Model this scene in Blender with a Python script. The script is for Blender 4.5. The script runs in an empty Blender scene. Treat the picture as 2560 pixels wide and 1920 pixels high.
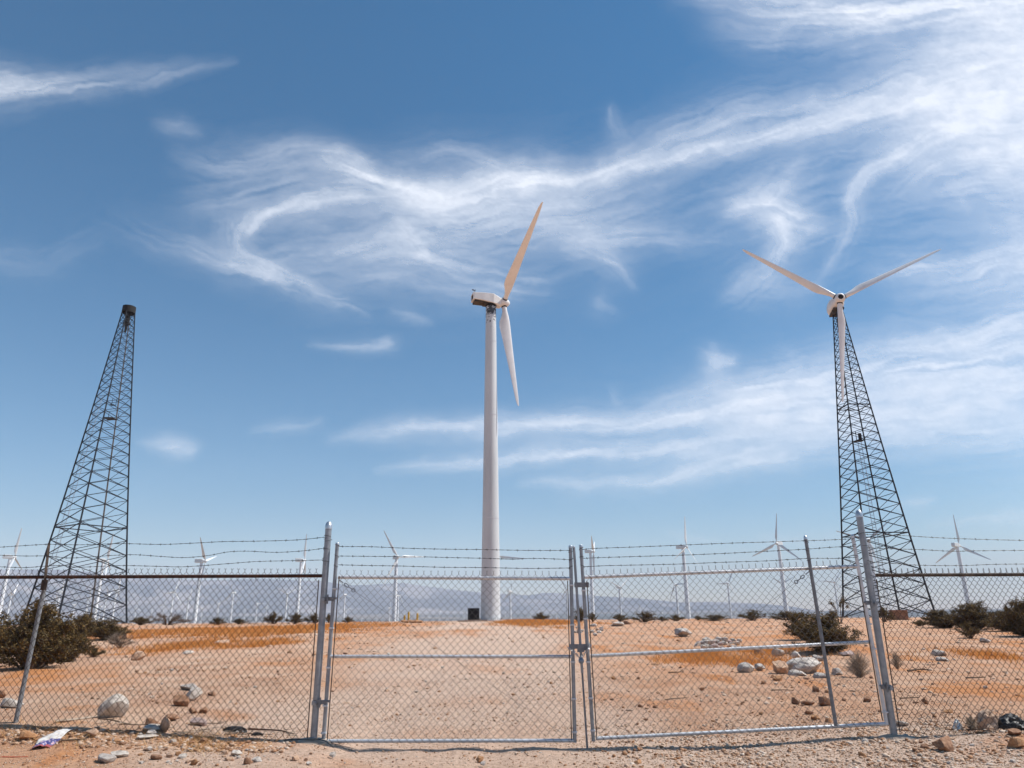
import bpy, math, random
import numpy as np
from mathutils import Matrix, Vector

# ------------------------------------------------------------------ camera, sky, sun, exposure
R = math.radians
SC = bpy.context.scene
COL = SC.collection
F, CX, CY = 1774.0, 1280.0, 960.0            # focal length and centre in photograph pixels (2560 x 1920)
PITCH, ROLL, EYE = R(18.1), R(0.5), 1.32
cp, sp, cr, sr = math.cos(PITCH), math.sin(PITCH), math.cos(ROLL), math.sin(ROLL)
FW = np.array([0, cp, sp]); _u = np.array([0, -sp, cp]); _r = np.array([1.0, 0, 0])
RT = cr * _r - sr * _u; UP = sr * _r + cr * _u
CAMPOS = np.array([0, 0, EYE])
cam_data = bpy.data.cameras.new('camera')
cam = bpy.data.objects.new('camera', cam_data); COL.objects.link(cam)
cam_data.sensor_width = 36.0; cam_data.lens = 36.0 * F / 2560.0
cam_data.clip_start = 0.1; cam_data.clip_end = 400000.0
cam.matrix_world = Matrix(((RT[0], UP[0], -FW[0], 0), (RT[1], UP[1], -FW[1], 0), (RT[2], UP[2], -FW[2], EYE), (0, 0, 0, 1)))
SC.camera = cam

SUN_EL, SUN_AZ = R(55), R(5)                # azimuth measured from +X towards +Y (sun on the right, almost in line with the fence)
SUN_DIR = Vector((math.cos(SUN_EL) * math.cos(SUN_AZ), math.cos(SUN_EL) * math.sin(SUN_AZ), math.sin(SUN_EL)))
world = bpy.data.worlds.new('World'); SC.world = world; world.use_nodes = True
wn = world.node_tree.nodes; wl = world.node_tree.links
bg = wn['Background']
sky = wn.new('ShaderNodeTexSky'); sky.sky_type = 'NISHITA'; sky.sun_disc = False
sky.sun_elevation = SUN_EL; sky.sun_rotation = math.pi / 2 - SUN_AZ
sky.altitude = 200; sky.air_density = 1.0; sky.dust_density = 0.1; sky.ozone_density = 2.0
hs = wn.new('ShaderNodeHueSaturation'); hs.inputs['Saturation'].default_value = 1.36; hs.inputs['Hue'].default_value = 0.487
tint = wn.new('ShaderNodeMix'); tint.data_type = 'RGBA'; tint.blend_type = 'MULTIPLY'; tint.inputs[0].default_value = 1.0; tint.inputs[7].default_value = (1.03, .972, 1.0, 1)
wl.new(sky.outputs[0], hs.inputs['Color']); wl.new(hs.outputs[0], tint.inputs[6]); wl.new(tint.outputs[2], bg.inputs['Color'])
bg.inputs['Strength'].default_value = 0.092
sun_data = bpy.data.lights.new('sun', 'SUN'); sun_data.energy = 4.6; sun_data.angle = R(0.53); sun_data.color = (1.0, 0.965, 0.915)
sun = bpy.data.objects.new('sun', sun_data); COL.objects.link(sun)
sun.rotation_euler = SUN_DIR.to_track_quat('Z', 'Y').to_euler()
SC.view_settings.view_transform = 'Standard'; SC.view_settings.look = 'None'
SC.view_settings.exposure = 0.30; SC.view_settings.gamma = 1.0; SC.view_settings.use_curve_mapping = False
SC.render.engine = 'CYCLES'
SC.cycles.max_bounces = 6; SC.cycles.volume_bounces = 1; SC.cycles.transparent_max_bounces = 16
SC.cycles.use_denoising = True

# ------------------------------------------------------------------ helpers
random.seed(7); RNG = np.random.default_rng(11)

def ray(px, py):
    return FW + (px - CX) / F * RT + (CY - py) / F * UP
def at(px, py, Y):
    d = ray(px, py); return CAMPOS + d * (Y / d[1])
def at_dist(px, py, D):
    d = ray(px, py); return CAMPOS + d * (D / math.hypot(d[0], d[1]))

def _h(ix, iy, s):
    n = (ix.astype(np.int64) * 374761393 + iy.astype(np.int64) * 668265263 + s * 2147483647 + 1013904223) & 0x7fffffff
    n = ((n ^ (n >> 13)) * 1274126177) & 0x7fffffff
    n = ((n ^ (n >> 16)) * 1103515245) & 0x7fffffff
    return (n & 0xffff) / 32767.5 - 1.0
def vnoise(x, y, s=0):
    x = np.asarray(x, float); y = np.asarray(y, float)
    ix = np.floor(x); iy = np.floor(y); fx = x - ix; fy = y - iy
    fx = fx * fx * fx * (fx * (fx * 6 - 15) + 10); fy = fy * fy * fy * (fy * (fy * 6 - 15) + 10)
    a = _h(ix, iy, s); b = _h(ix + 1, iy, s); c = _h(ix, iy + 1, s); d = _h(ix + 1, iy + 1, s)
    return (a * (1 - fx) + b * fx) * (1 - fy) + (c * (1 - fx) + d * fx) * fy
def fbm(x, y, o=4, s=0, g=0.5):
    t = 0; a = 1.0; n = 0
    for k in range(o):
        t = t + a * vnoise(x * 2 ** k + 17.3 * k, y * 2 ** k - 9.1 * k, s + k); n += a; a *= g
    return t / n
def sstep(a, b, x):
    t = np.clip((np.asarray(x, float) - a) / (b - a), 0, 1); return t * t * (3 - 2 * t)

# ground profile by distance from the viewer: gentle rise to a crest, drop into a wide valley, far plain rising again
_pr = np.array([0, 9, 20, 40, 60, 78, 90, 100, 120, 160, 220, 300, 500, 800, 1500, 2500, 3600, 5000, 7000, 9000, 20000.])
_pz = np.array([0, 0, .12, .36, .60, .80, .84, .70, -.6, -4.5, -9, -12, -13, -15, -22, -30, -31, -20, 14, 52, 90.])
_lr = np.linspace(0, math.log(20001), 4000)
_lz = np.interp(np.exp(_lr) - 1, _pr, _pz)
_k = np.exp(-np.linspace(-2.2, 2.2, 81) ** 2); _k /= _k.sum()
_lz = np.convolve(np.pad(_lz, 40, 'edge'), _k, 'valid')
def gz(x, y):
    x = np.asarray(x, float); y = np.asarray(y, float)
    rr = np.hypot(x, y)
    z = np.interp(np.log(rr + 1), _lr, _lz)
    near = 1 - sstep(90, 150, rr)
    z = z + near * sstep(9, 30, rr) * 0.10 * fbm(x / 14, y / 14, 3, 3)
    z = z + near * 0.025 * fbm(x / 1.7, y / 1.7, 3, 5) * sstep(4, 7, rr)
    left = sstep(2.4, 5.8, -x) * np.where(y < 8.9, np.exp(-((y - 8.9) / 0.75) ** 2), np.exp(-((y - 8.9) / 5.0) ** 2))
    z = z + 0.22 * left * np.where(rr < 60, 1, 0)
    right = sstep(4.4, 5.4, x) * np.exp(-((y - 8.35) / 0.45) ** 2)
    z = z + 0.07 * right
    z = z - 0.075 * sstep(-2.3, -1.5, x) * (1 - sstep(2.0, 4.1, x)) * np.exp(-((y - 8.5) / 2.4) ** 2)
    z = z + 0.05 * np.exp(-(((x + 3.4) / 1.5) ** 2 + ((y - 8.72) / 0.3) ** 2))
    return z
_T = np.geomspace(3.0, 140.0, 700)
_gc = {}
def gpix(px, py, dmax=95.0):
    key = (round(px, 2), round(py, 2))
    if key not in _gc:
        d = ray(px, py); hh = math.hypot(d[0], d[1])
        P = CAMPOS[None] + d[None] * _T[:, None]
        under = (P[:, 2] < gz(P[:, 0], P[:, 1])) & (_T * hh < dmax)
        t = _T[int(under.argmax())] if under.any() else 82.0 / hh
        p = CAMPOS + d * t
        _gc[key] = np.array([p[0], p[1], float(gz(p[0], p[1]))])
    return _gc[key].copy()

class MB:
    def __init__(s): s.v = []; s.f = []
    def add(s, v, f):
        o = len(s.v); s.v.extend(tuple(map(float, p)) for p in v); s.f.extend(tuple(i + o for i in q) for q in f)
    def tube(s, pts, r, n=8, cap=True, closed=False):
        pts = [np.asarray(p, float) for p in pts]; m = len(pts)
        rs = r if isinstance(r, (list, tuple, np.ndarray)) else [r] * m
        o = len(s.v); nrm = None
        for i, p in enumerate(pts):
            if closed: d = pts[(i + 1) % m] - pts[i - 1]
            else: d = pts[min(i + 1, m - 1)] - pts[max(i - 1, 0)]
            L = np.linalg.norm(d); d = d / (L if L > 1e-12 else 1)
            if nrm is None:
                a = np.array([0, 0, 1.0]) if abs(d[2]) < 0.9 else np.array([1.0, 0, 0])
                nrm = np.cross(d, a)
            nrm = nrm - d * (nrm @ d); q_ = np.linalg.norm(nrm)
            if q_ < 1e-6:
                nrm = np.cross(d, np.array([.3, .5, .81])); q_ = np.linalg.norm(nrm) or 1.0
            nrm = nrm / q_; b = np.cross(d, nrm)
            for k in range(n):
                t = 2 * math.pi * k / n
                s.v.append(tuple(p + rs[i] * (math.cos(t) * nrm + math.sin(t) * b)))
        for i in range(m if closed else m - 1):
            j = (i + 1) % m
            for k in range(n):
                l = (k + 1) % n
                s.f.append((o + i * n + k, o + i * n + l, o + j * n + l, o + j * n + k))
        if cap and not closed:
            s.f.append(tuple(o + k for k in range(n))[::-1]); s.f.append(tuple(o + (m - 1) * n + k for k in range(n)))
    def box(s, c, sz, rot=None):
        c = np.asarray(c, float); h = np.asarray(sz, float) / 2
        v = [np.array([x, y, z]) * h for x in (-1, 1) for y in (-1, 1) for z in (-1, 1)]
        if rot is not None: v = [np.asarray(rot) @ p for p in v]
        s.add([c + p for p in v], [(0, 1, 3, 2), (4, 6, 7, 5), (0, 4, 5, 1), (2, 3, 7, 6), (0, 2, 6, 4), (1, 5, 7, 3)])
    def loft(s, rings, cap=True):
        o = len(s.v); n = len(rings[0])
        for r_ in rings: s.v.extend(tuple(map(float, p)) for p in r_)
        for i in range(len(rings) - 1):
            for k in range(n):
                l = (k + 1) % n
                s.f.append((o + i * n + k, o + i * n + l, o + (i + 1) * n + l, o + (i + 1) * n + k))
        if cap:
            s.f.append(tuple(o + k for k in range(n))[::-1]); s.f.append(tuple(o + (len(rings) - 1) * n + k for k in range(n)))
    def mesh(s, name, mat, smooth=None):
        me = bpy.data.meshes.new(name); me.from_pydata(s.v, [], s.f); me.validate()
        if mat is not None: me.materials.append(mat)
        if smooth is not None:
            me.polygons.foreach_set('use_smooth', [True] * len(me.polygons))
            if smooth < 179: me.set_sharp_from_angle(angle=R(smooth))
        me.update(); return me

def link(name, me, parent=None, mat=None):
    o = bpy.data.objects.new(name, me); COL.objects.link(o)
    if parent is not None: o.parent = parent
    if mat is not None: o.matrix_local = mat
    return o
def tag(o, label=None, cat=None, group=None, kind=None):
    if label: o['label'] = label
    if cat: o['category'] = cat
    if group: o['group'] = group
    if kind: o['kind'] = kind
    return o
def empty(name, loc, rz=0.0):
    o = bpy.data.objects.new(name, None); COL.objects.link(o)
    o.location = tuple(map(float, loc)); o.rotation_euler = (0, 0, rz); o.empty_display_size = 0.2
    return o
def wpart(name, mb, mat, parent, smooth=40):
    """a part whose vertices are given in world coordinates"""
    o = link(name, mb.mesh(name, mat, smooth), parent)
    q = parent; M = Matrix.Identity(4)
    while q is not None:
        M = Matrix.LocRotScale(q.location, q.rotation_euler, q.scale) @ q.matrix_parent_inverse @ M if False else Matrix.LocRotScale(q.location, q.rotation_euler, q.scale) @ M
        q = q.parent
    o.matrix_local = M.inverted()
    return o

# ------------------------------------------------------------------ materials
def new_mat(name):
    m = bpy.data.materials.new(name); m.use_nodes = True
    return m, m.node_tree.nodes, m.node_tree.links, m.node_tree.nodes['Principled BSDF']
def ramp(n, stops):
    r = n.new('ShaderNodeValToRGB'); e = r.color_ramp.elements
    while len(e) < len(stops): e.new(0.5)
    for k, (p, c) in enumerate(stops):
        e[k].position = p; e[k].color = (c[0], c[1], c[2], 1) if hasattr(c, '__len__') else (c, c, c, 1)
    return r
def noise(n, l, scale, detail=4, rough=0.55, vec=None, coord='Object', sxyz=None):
    t = n.new('ShaderNodeTexNoise'); t.inputs['Scale'].default_value = scale; t.inputs['Detail'].default_value = detail
    t.inputs['Roughness'].default_value = rough
    c = n.new('ShaderNodeTexCoord')
    if sxyz:
        mp = n.new('ShaderNodeMapping'); mp.inputs['Scale'].default_value = sxyz
        l.new(c.outputs[coord], mp.inputs['Vector']); l.new(mp.outputs[0], t.inputs['Vector'])
    else: l.new(c.outputs[coord], t.inputs['Vector'])
    return t
def mixrgb(n, l, fac, a, b, blend='MIX'):
    m = n.new('ShaderNodeMix'); m.data_type = 'RGBA'; m.blend_type = blend
    for k, v in ((0, fac), (6, a), (7, b)):
        if hasattr(v, 'is_output') or hasattr(v, 'links'): l.new(v, m.inputs[k])
        elif k == 0: m.inputs[0].default_value = v
        else: m.inputs[k].default_value = (*v, 1)
    return m.outputs[2]
def bump(n, l, b, h, strength, dist):
    k = n.new('ShaderNodeBump'); k.inputs['Strength'].default_value = strength; k.inputs['Distance'].default_value = dist
    l.new(h, k.inputs['Height']); l.new(k.outputs[0], b.inputs['Normal']); return k
def mottled(name, c1, c2, scale, rough=0.8, metal=0.0, detail=5, lo=0.35, hi=0.65, bs=0.0, bd=0.01, bscale=None, sxyz=None):
    m, n, l, b = new_mat(name)
    t = noise(n, l, scale, detail, 0.6, sxyz=sxyz)
    r = ramp(n, [(lo, c1), (hi, c2)]); l.new(t.outputs[0], r.inputs[0]); l.new(r.outputs[0], b.inputs['Base Color'])
    b.inputs['Roughness'].default_value = rough; b.inputs['Metallic'].default_value = metal
    if bs:
        t2 = noise(n, l, bscale or scale * 3, 5, 0.65); bump(n, l, b, t2.outputs[0], bs, bd)
    return m
def objvar(m, amount=0.25):
    """slight brightness change from object to object"""
    n, l = m.node_tree.nodes, m.node_tree.links; b = n['Principled BSDF']
    src = b.inputs['Base Color'].links[0].from_socket
    oi = n.new('ShaderNodeObjectInfo'); mr = n.new('ShaderNodeMapRange')
    mr.inputs[3].default_value = 1 - amount; mr.inputs[4].default_value = 1 + amount
    l.new(oi.outputs['Random'], mr.inputs[0])
    h = n.new('ShaderNodeHueSaturation'); l.new(src, h.inputs['Color']); l.new(mr.outputs[0], h.inputs['Value'])
    l.new(h.outputs[0], b.inputs['Base Color']); return m

M = {}
M['galv'] = mottled('galvanised_steel', (.23, .25, .27), (.35, .37, .39), 9, 0.42, 0.5, bs=.12, bd=.002, bscale=60)
M['galv_dull'] = mottled('weathered_galvanised_steel', (.15, .16, .175), (.26, .27, .28), 14, 0.55, 0.5, bs=.2, bd=.002, bscale=50)
M['galv_rail'] = mottled('bright_galvanised_steel', (.56, .575, .59), (.72, .725, .73), 12, 0.45, 0.3, bs=.1, bd=.002, bscale=60)
M['old_post'] = mottled('streaked_grey_steel', (.13, .14, .15), (.36, .37, .38), 6, 0.6, 0.5, sxyz=(30, 30, 1.5), bs=.2, bd=.002)
M['rust'] = mottled('rusted_steel', (.018, .010, .008), (.10, .038, .018), 10, 0.85, 0.0, lo=.3, hi=.7, bs=.4, bd=.003, bscale=90)
M['rust_pale'] = mottled('weathered_brown_steel', (.03, .02, .015), (.15, .105, .075), 12, 0.85, 0.0, lo=.3, hi=.75, bs=.4, bd=.003, bscale=90)
M['wire_dark'] = mottled('tarnished_wire', (.018, .014, .012), (.06, .042, .032), 6, 0.7, 0.1)
M['wire_light'] = mottled('galvanised_wire', (.08, .075, .072), (.20, .185, .17), 5, 0.6, 0.2)
M['barb'] = mottled('barbed_wire_steel', (.03, .03, .033), (.07, .065, .06), 20, 0.6, 0.5)
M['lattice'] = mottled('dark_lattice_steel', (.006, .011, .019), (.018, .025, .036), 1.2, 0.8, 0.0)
M['lattice_pale'] = mottled('lit_lattice_steel', (.10, .095, .09), (.18, .165, .15), 1.2, 0.6, 0.3)  # paler copy for one leg: its sunlight is painted into the colour
M['ladder'] = mottled('ladder_aluminium', (.30, .34, .40), (.46, .50, .55), 1.5, 0.45, 0.6)
M['black_steel'] = mottled('black_steel', (.005, .005, .006), (.014, .013, .012), 1.5, 0.85, 0.0)
M['black_box'] = mottled('black_louvre', (.006, .006, .006), (.012, .012, .012), 3, 0.8)
M['blade'] = mottled('white_blade', (.66, .655, .64), (.80, .795, .78), .5, 0.42, 0, lo=.2, hi=.6)
M['tower_far'] = mottled('white_tower_paint', (.74, .745, .75), (.82, .82, .82), .4, 0.5)
M['nacelle'] = mottled('white_nacelle_shell', (.62, .61, .59), (.79, .78, .76), .9, 0.45, 0, lo=.25, hi=.6)
M['bed'] = mottled('oily_machine_bed', (.018, .015, .012), (.10, .07, .045), 1.1, 0.8)
M['concrete'] = mottled('concrete', (.36, .26, .19), (.52, .41, .32), 3, 0.95, bs=.4, bd=.01, bscale=40)
M['yellow'] = mottled('yellow_paint', (.55, .33, .03), (.7, .44, .06), 3, 0.6)
M['brown_box'] = mottled('brown_block', (.22, .11, .06), (.33, .18, .11), 2.5, 0.9, bs=.3, bd=.02)
M['wood'] = mottled('dry_wood', (.09, .055, .035), (.30, .21, .14), 7, 0.9, sxyz=(1, 1, 1), bs=.4, bd=.003, bscale=60)
M['wood_pale'] = mottled('bleached_twig', (.28, .21, .15), (.48, .40, .31), 9, 0.9)
M['twig'] = mottled('dark_twig', (.06, .036, .022), (.16, .10, .06), 6, 0.9)
M['plastic_black'] = mottled('black_plastic', (.010, .010, .011), (.03, .029, .028), 6, 0.55)
M['red_plastic'] = mottled('red_plastic', (.48, .07, .025), (.55, .10, .04), 6, 0.5)
M['chrome'] = mottled('chain_steel', (.42, .42, .43), (.62, .61, .60), 30, 0.3, 0.9)
M['lock_body'] = mottled('padlock_body', (.10, .14, .19), (.20, .26, .33), 20, 0.35, 0.7)
M['zinc_cap'] = mottled('cast_cap', (.52, .53, .54), (.68, .68, .67), 14, 0.38, 0.8)
M['cloth'] = mottled('bleached_rag', (.42, .27, .18), (.62, .46, .34), 6, 0.95)

def tower_material():
    m, n, l, b = new_mat('main_tower_paint')
    t = noise(n, l, .35, 5, .6, sxyz=(1, 1, .25)); r = ramp(n, [(.3, (.51, .54, .55)), (.62, (.64, .665, .67))])
    l.new(t.outputs[0], r.inputs[0])
    # oily streaks below the nacelle; at the tower top its shadow is painted in too
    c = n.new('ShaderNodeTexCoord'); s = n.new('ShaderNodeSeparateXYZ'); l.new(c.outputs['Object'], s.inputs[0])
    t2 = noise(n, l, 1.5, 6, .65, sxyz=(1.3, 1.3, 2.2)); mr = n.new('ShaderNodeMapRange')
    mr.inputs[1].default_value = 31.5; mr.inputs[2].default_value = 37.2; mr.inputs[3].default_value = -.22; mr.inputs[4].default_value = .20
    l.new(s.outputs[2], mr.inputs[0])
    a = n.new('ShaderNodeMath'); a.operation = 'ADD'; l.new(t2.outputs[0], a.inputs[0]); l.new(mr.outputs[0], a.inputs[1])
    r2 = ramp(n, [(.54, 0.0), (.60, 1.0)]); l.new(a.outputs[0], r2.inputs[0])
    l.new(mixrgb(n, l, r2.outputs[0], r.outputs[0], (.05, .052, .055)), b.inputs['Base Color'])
    b.inputs['Roughness'].default_value = .5
    return m
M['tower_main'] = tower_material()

def rock_mat(name, c1, c2, c3, sc=5):
    m, n, l, b = new_mat(name)
    t = noise(n, l, sc, 6, .62); r = ramp(n, [(.3, c1), (.5, c2), (.68, c3)]); l.new(t.outputs[0], r.inputs[0])
    t2 = noise(n, l, sc * 9, 4, .7); r2 = ramp(n, [(.35, .72), (.6, 1.08)]); l.new(t2.outputs[0], r2.inputs[0])
    l.new(mixrgb(n, l, 1.0, r.outputs[0], r2.outputs[0], 'MULTIPLY'), b.inputs['Base Color'])
    b.inputs['Roughness'].default_value = .92
    bump(n, l, b, t2.outputs[0], .6, .012)
    return objvar(m, .16)
M['rock_white'] = rock_mat('pale_granite', (.30, .25, .21), (.56, .49, .42), (.70, .63, .55), 3.2)
M['rock_grey'] = rock_mat('grey_granite', (.30, .255, .22), (.46, .40, .35), (.58, .52, .465))
M['rock_tan'] = rock_mat('tan_rock', (.34, .19, .11), (.52, .33, .215), (.62, .44, .31))
M['rock_brown'] = rock_mat('brown_rock', (.16, .075, .04), (.30, .155, .085), (.42, .24, .145))
M['rock_orange'] = rock_mat('orange_clod', (.32, .145, .06), (.44, .22, .10), (.52, .30, .16))
M['rock_mauve'] = rock_mat('mauve_rock', (.30, .20, .18), (.44, .32, .28), (.52, .40, .36))

def gravel_mat():
    m, n, l, b = new_mat('gravel_stones')
    a = n.new('ShaderNodeAttribute'); a.attribute_name = 'tint'
    r = ramp(n, [(0, (.16, .085, .05)), (.22, (.34, .165, .075)), (.45, (.46, .29, .185)), (.72, (.52, .39, .29)), (1, (.60, .50, .41))])
    l.new(a.outputs['Fac'], r.inputs[0]); l.new(r.outputs[0], b.inputs['Base Color']); b.inputs['Roughness'].default_value = .93
    return m
M['gravel'] = gravel_mat()

def ground_mat():
    m, n, l, b = new_mat('desert_soil')
    def att(k):
        a = n.new('ShaderNodeAttribute'); a.attribute_name = k; return a.outputs['Fac']
    big = noise(n, l, .9, 6, .6); fine = noise(n, l, 14, 6, .68); grain = noise(n, l, 95, 3, .7)
    sand = ramp(n, [(.32, (.44, .235, .135)), (.52, (.54, .33, .21)), (.70, (.59, .40, .275))]); l.new(big.outputs[0], sand.inputs[0])
    road = ramp(n, [(.32, (.51, .345, .245)), (.60, (.61, .44, .33))]); l.new(fine.outputs[0], road.inputs[0])
    orange = ramp(n, [(.3, (.38, .125, .032)), (.62, (.58, .24, .075))]); l.new(fine.outputs[0], orange.inputs[0])
    c = mixrgb(n, l, att('road'), sand.outputs[0], road.outputs[0])
    c = mixrgb(n, l, att('orange'), c, orange.outputs[0])
    f1 = ramp(n, [(.30, .70), (.50, 1.0), (.72, 1.10)]); l.new(fine.outputs[0], f1.inputs[0])
    c = mixrgb(n, l, .8, c, f1.outputs[0], 'MULTIPLY')
    g1 = ramp(n, [(.28, .62), (.46, 1.0), (.70, 1.12)]); l.new(grain.outputs[0], g1.inputs[0])
    c = mixrgb(n, l, .75, c, g1.outputs[0], 'MULTIPLY')
    # scattered grit: small dark and pale chips
    co = n.new('ShaderNodeTexCoord')
    for sc_, colr, thr in ((34, (.30, .175, .105), .15), (26, (.64, .55, .47), .13), (11, (.33, .20, .125), .09)):
        v = n.new('ShaderNodeTexVoronoi'); v.inputs['Scale'].default_value = sc_; v.inputs['Randomness'].default_value = 1.0
        l.new(co.outputs['Object'], v.inputs['Vector'])
        r0 = ramp(n, [(thr * .7, 1.0), (thr, 0.0)]); l.new(v.outputs['Distance'], r0.inputs[0])
        sel = n.new('ShaderNodeSeparateColor'); l.new(v.outputs['Color'], sel.inputs[0])
        r1 = ramp(n, [(.55, 0.0), (.6, 1.0)]); l.new(sel.outputs[0], r1.inputs[0])
        mu = n.new('ShaderNodeMath'); mu.operation = 'MULTIPLY'; l.new(r0.outputs[0], mu.inputs[0]); l.new(r1.outputs[0], mu.inputs[1])
        c = mixrgb(n, l, mu.outputs[0], c, colr)
    l.new(c, b.inputs['Base Color']); b.inputs['Roughness'].default_value = .97
    add = n.new('ShaderNodeMath'); add.operation = 'MULTIPLY_ADD'; l.new(grain.outputs[0], add.inputs[0]); add.inputs[1].default_value = .35; l.new(fine.outputs[0], add.inputs[2])
    bump(n, l, b, add.outputs[0], .9, .05)
    return m
M['ground'] = ground_mat()

def valley_mat():
    m, n, l, b = new_mat('valley_soil')
    t = noise(n, l, .0035, 7, .6); r = ramp(n, [(.32, (.17, .12, .085)), (.5, (.28, .20, .145)), (.68, (.36, .27, .20))]); l.new(t.outputs[0], r.inputs[0])
    a = n.new('ShaderNodeAttribute'); a.attribute_name = 'green'
    t2 = noise(n, l, .012, 5, .7); r2 = ramp(n, [(.45, (.018, .03, .022)), (.75, (.10, .09, .07))]); l.new(t2.outputs[0], r2.inputs[0])
    c = mixrgb(n, l, a.outputs['Fac'], r.outputs[0], r2.outputs[0])
    l.new(c, b.inputs['Base Color']); b.inputs['Roughness'].default_value = 1.0
    return m
M['valley'] = valley_mat()
def mountain_mat():
    m, n, l, b = new_mat('bare_mountain_rock')
    t = noise(n, l, .0016, 9, .62); r = ramp(n, [(.40, (.025, .027, .03)), (.50, (.09, .08, .075)), (.60, (.30, .25, .22))]); l.new(t.outputs[0], r.inputs[0])
    l.new(r.outputs[0], b.inputs['Base Color']); b.inputs['Roughness'].default_value = 1.0
    return m
M['mountain'] = mountain_mat()

def leaf_mat(name, stops, tr=.15):
    m, n, l, b = new_mat(name)
    a = n.new('ShaderNodeAttribute'); a.attribute_name = 'tint'
    r = ramp(n, stops); l.new(a.outputs['Fac'], r.inputs[0]); l.new(r.outputs[0], b.inputs['Base Color'])
    b.inputs['Roughness'].default_value = .8
    ts = n.new('ShaderNodeBsdfTranslucent'); l.new(r.outputs[0], ts.inputs[0])
    mx = n.new('ShaderNodeMixShader'); mx.inputs[0].default_value = tr
    l.new(b.outputs[0], mx.inputs[1]); l.new(ts.outputs[0], mx.inputs[2]); l.new(mx.outputs[0], n['Material Output'].inputs[0])
    return m
M['leaf'] = leaf_mat('creosote_leaf', [(0, (.030, .019, .006)), (.40, (.085, .056, .015)), (.75, (.17, .105, .028)), (1, (.30, .17, .05))])
M['leaf_dry'] = leaf_mat('dry_scrub', [(0, (.08, .055, .04)), (.5, (.15, .105, .075)), (1, (.24, .175, .125))])
M['straw'] = leaf_mat('dry_grass', [(0, (.46, .17, .035)), (.5, (.64, .28, .07)), (.85, (.72, .38, .13)), (1, (.76, .50, .24))], .4)
M['straw_pale'] = leaf_mat('pale_straw', [(0, (.42, .18, .06)), (.5, (.66, .38, .15)), (1, (.76, .56, .33))], .35)

# ------------------------------------------------------------------ ground, valley, mountains
def polar(name, azs, rs, zf, mat, attrs=None, kind='structure', close=False, pole=False):
    A, Rr = np.meshgrid(azs, rs)
    X = Rr * np.sin(A); Y = Rr * np.cos(A); Z = zf(X, Y, A, Rr)
    na, nr = len(azs), len(rs)
    V = np.stack([X, Y, Z], -1).reshape(-1, 3)
    i = np.arange(nr - 1)[:, None]; j = np.arange(na if close else na - 1)[None, :]; j2 = (j + 1) % na
    Q = np.stack([i * na + j, i * na + j2, (i + 1) * na + j2, (i + 1) * na + j], -1).reshape(-1, 4)
    me = bpy.data.meshes.new(name)
    me.vertices.add(len(V)); me.vertices.foreach_set('co', V.astype(np.float32).ravel())
    me.loops.add(Q.size); me.loops.foreach_set('vertex_index', Q[:, ::-1].astype(np.int32).ravel())
    me.polygons.add(len(Q)); me.polygons.foreach_set('loop_start', np.arange(0, Q.size, 4, dtype=np.int32))
    me.update(calc_edges=True); me.validate()
    me.polygons.foreach_set('use_smooth', [True] * len(me.polygons))
    for k, fn in (attrs or {}).items():
        a = me.attributes.new(k, 'FLOAT', 'POINT'); a.data.foreach_set('value', fn(X, Y, A, Rr).astype(np.float32).ravel())
    me.materials.append(mat); me.update()
    o = link(name, me); o['kind'] = kind
    return o

# colour zones of the soil, in metres
def road_attr(X, Y, A=None, Rr=None):
    cx = -1.0 - 0.012 * (Y - 8.7)
    wid = 3.0 + 0.05 * np.clip(Y - 8.7, 0, 60)
    w = wid * (1 + .35 * fbm(X / 3.0, Y / 5.0, 3, 41))
    v = 1 - sstep(.55, 1.15, np.abs(X - cx) / w)
    gr = sstep(.6, 2.2, X) * sstep(10.6, 8.6, Y + .8 * fbm(X / .9, Y / .9, 3, 44)) * (Y > 4)      # gravel apron on the right
    return np.clip(v * .85 * sstep(6.5, 8, Y) + gr, 0, 1)
PATCH = [  # px, py, half width, half height in photograph pixels: dry orange cover
    (520, 1580, 230, 14, 1.0), (460, 1618, 130, 18, .9), (620, 1612, 110, 14, .8), (740, 1575, 110, 14, 1.0), (930, 1565, 120, 9, .7),
    (1120, 1582, 110, 9, .7), (900, 1612, 70, 7, .6), (1330, 1556, 100, 6, 1.0), (1380, 1572, 50, 10, .7), (1830, 1652, 150, 12, 1.0),
    (1900, 1630, 110, 8, .8), (1760, 1640, 50, 8, .8), (1640, 1605, 110, 8, .5), (2450, 1640, 110, 16, .8), (2350, 1690, 120, 12, .5),
    (1500, 1745, 130, 22, .6), (1650, 1752, 160, 20, .6), (1880, 1780, 90, 20, .35), (130, 1720, 150, 12, .5), (230, 1765, 110, 8, .5),
    (650, 1865, 160, 16, .6), (2400, 1850, 170, 14, .85), (1150, 1760, 90, 14, .45), (1080, 1830, 100, 12, .5), (800, 1900, 200, 14, .35),
    (560, 1790, 90, 14, .5), (1250, 1640, 100, 6, .3), (300, 1580, 60, 14, .6), (2300, 1600, 130, 14, .5), (1180, 1668, 130, 10, .3), (90, 1850, 90, 12, .5)]
_PG = []
for (a, b, w, h, s) in PATCH:
    c = gpix(a, b); dx = abs(gpix(a + w, b)[0] - c[0]); n_, f_ = gpix(a, b + h), gpix(a, b - h)
    _PG.append((c[0], c[1], max(dx, .1), max(abs(f_[1] - n_[1]) / 2, .15), s))
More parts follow.
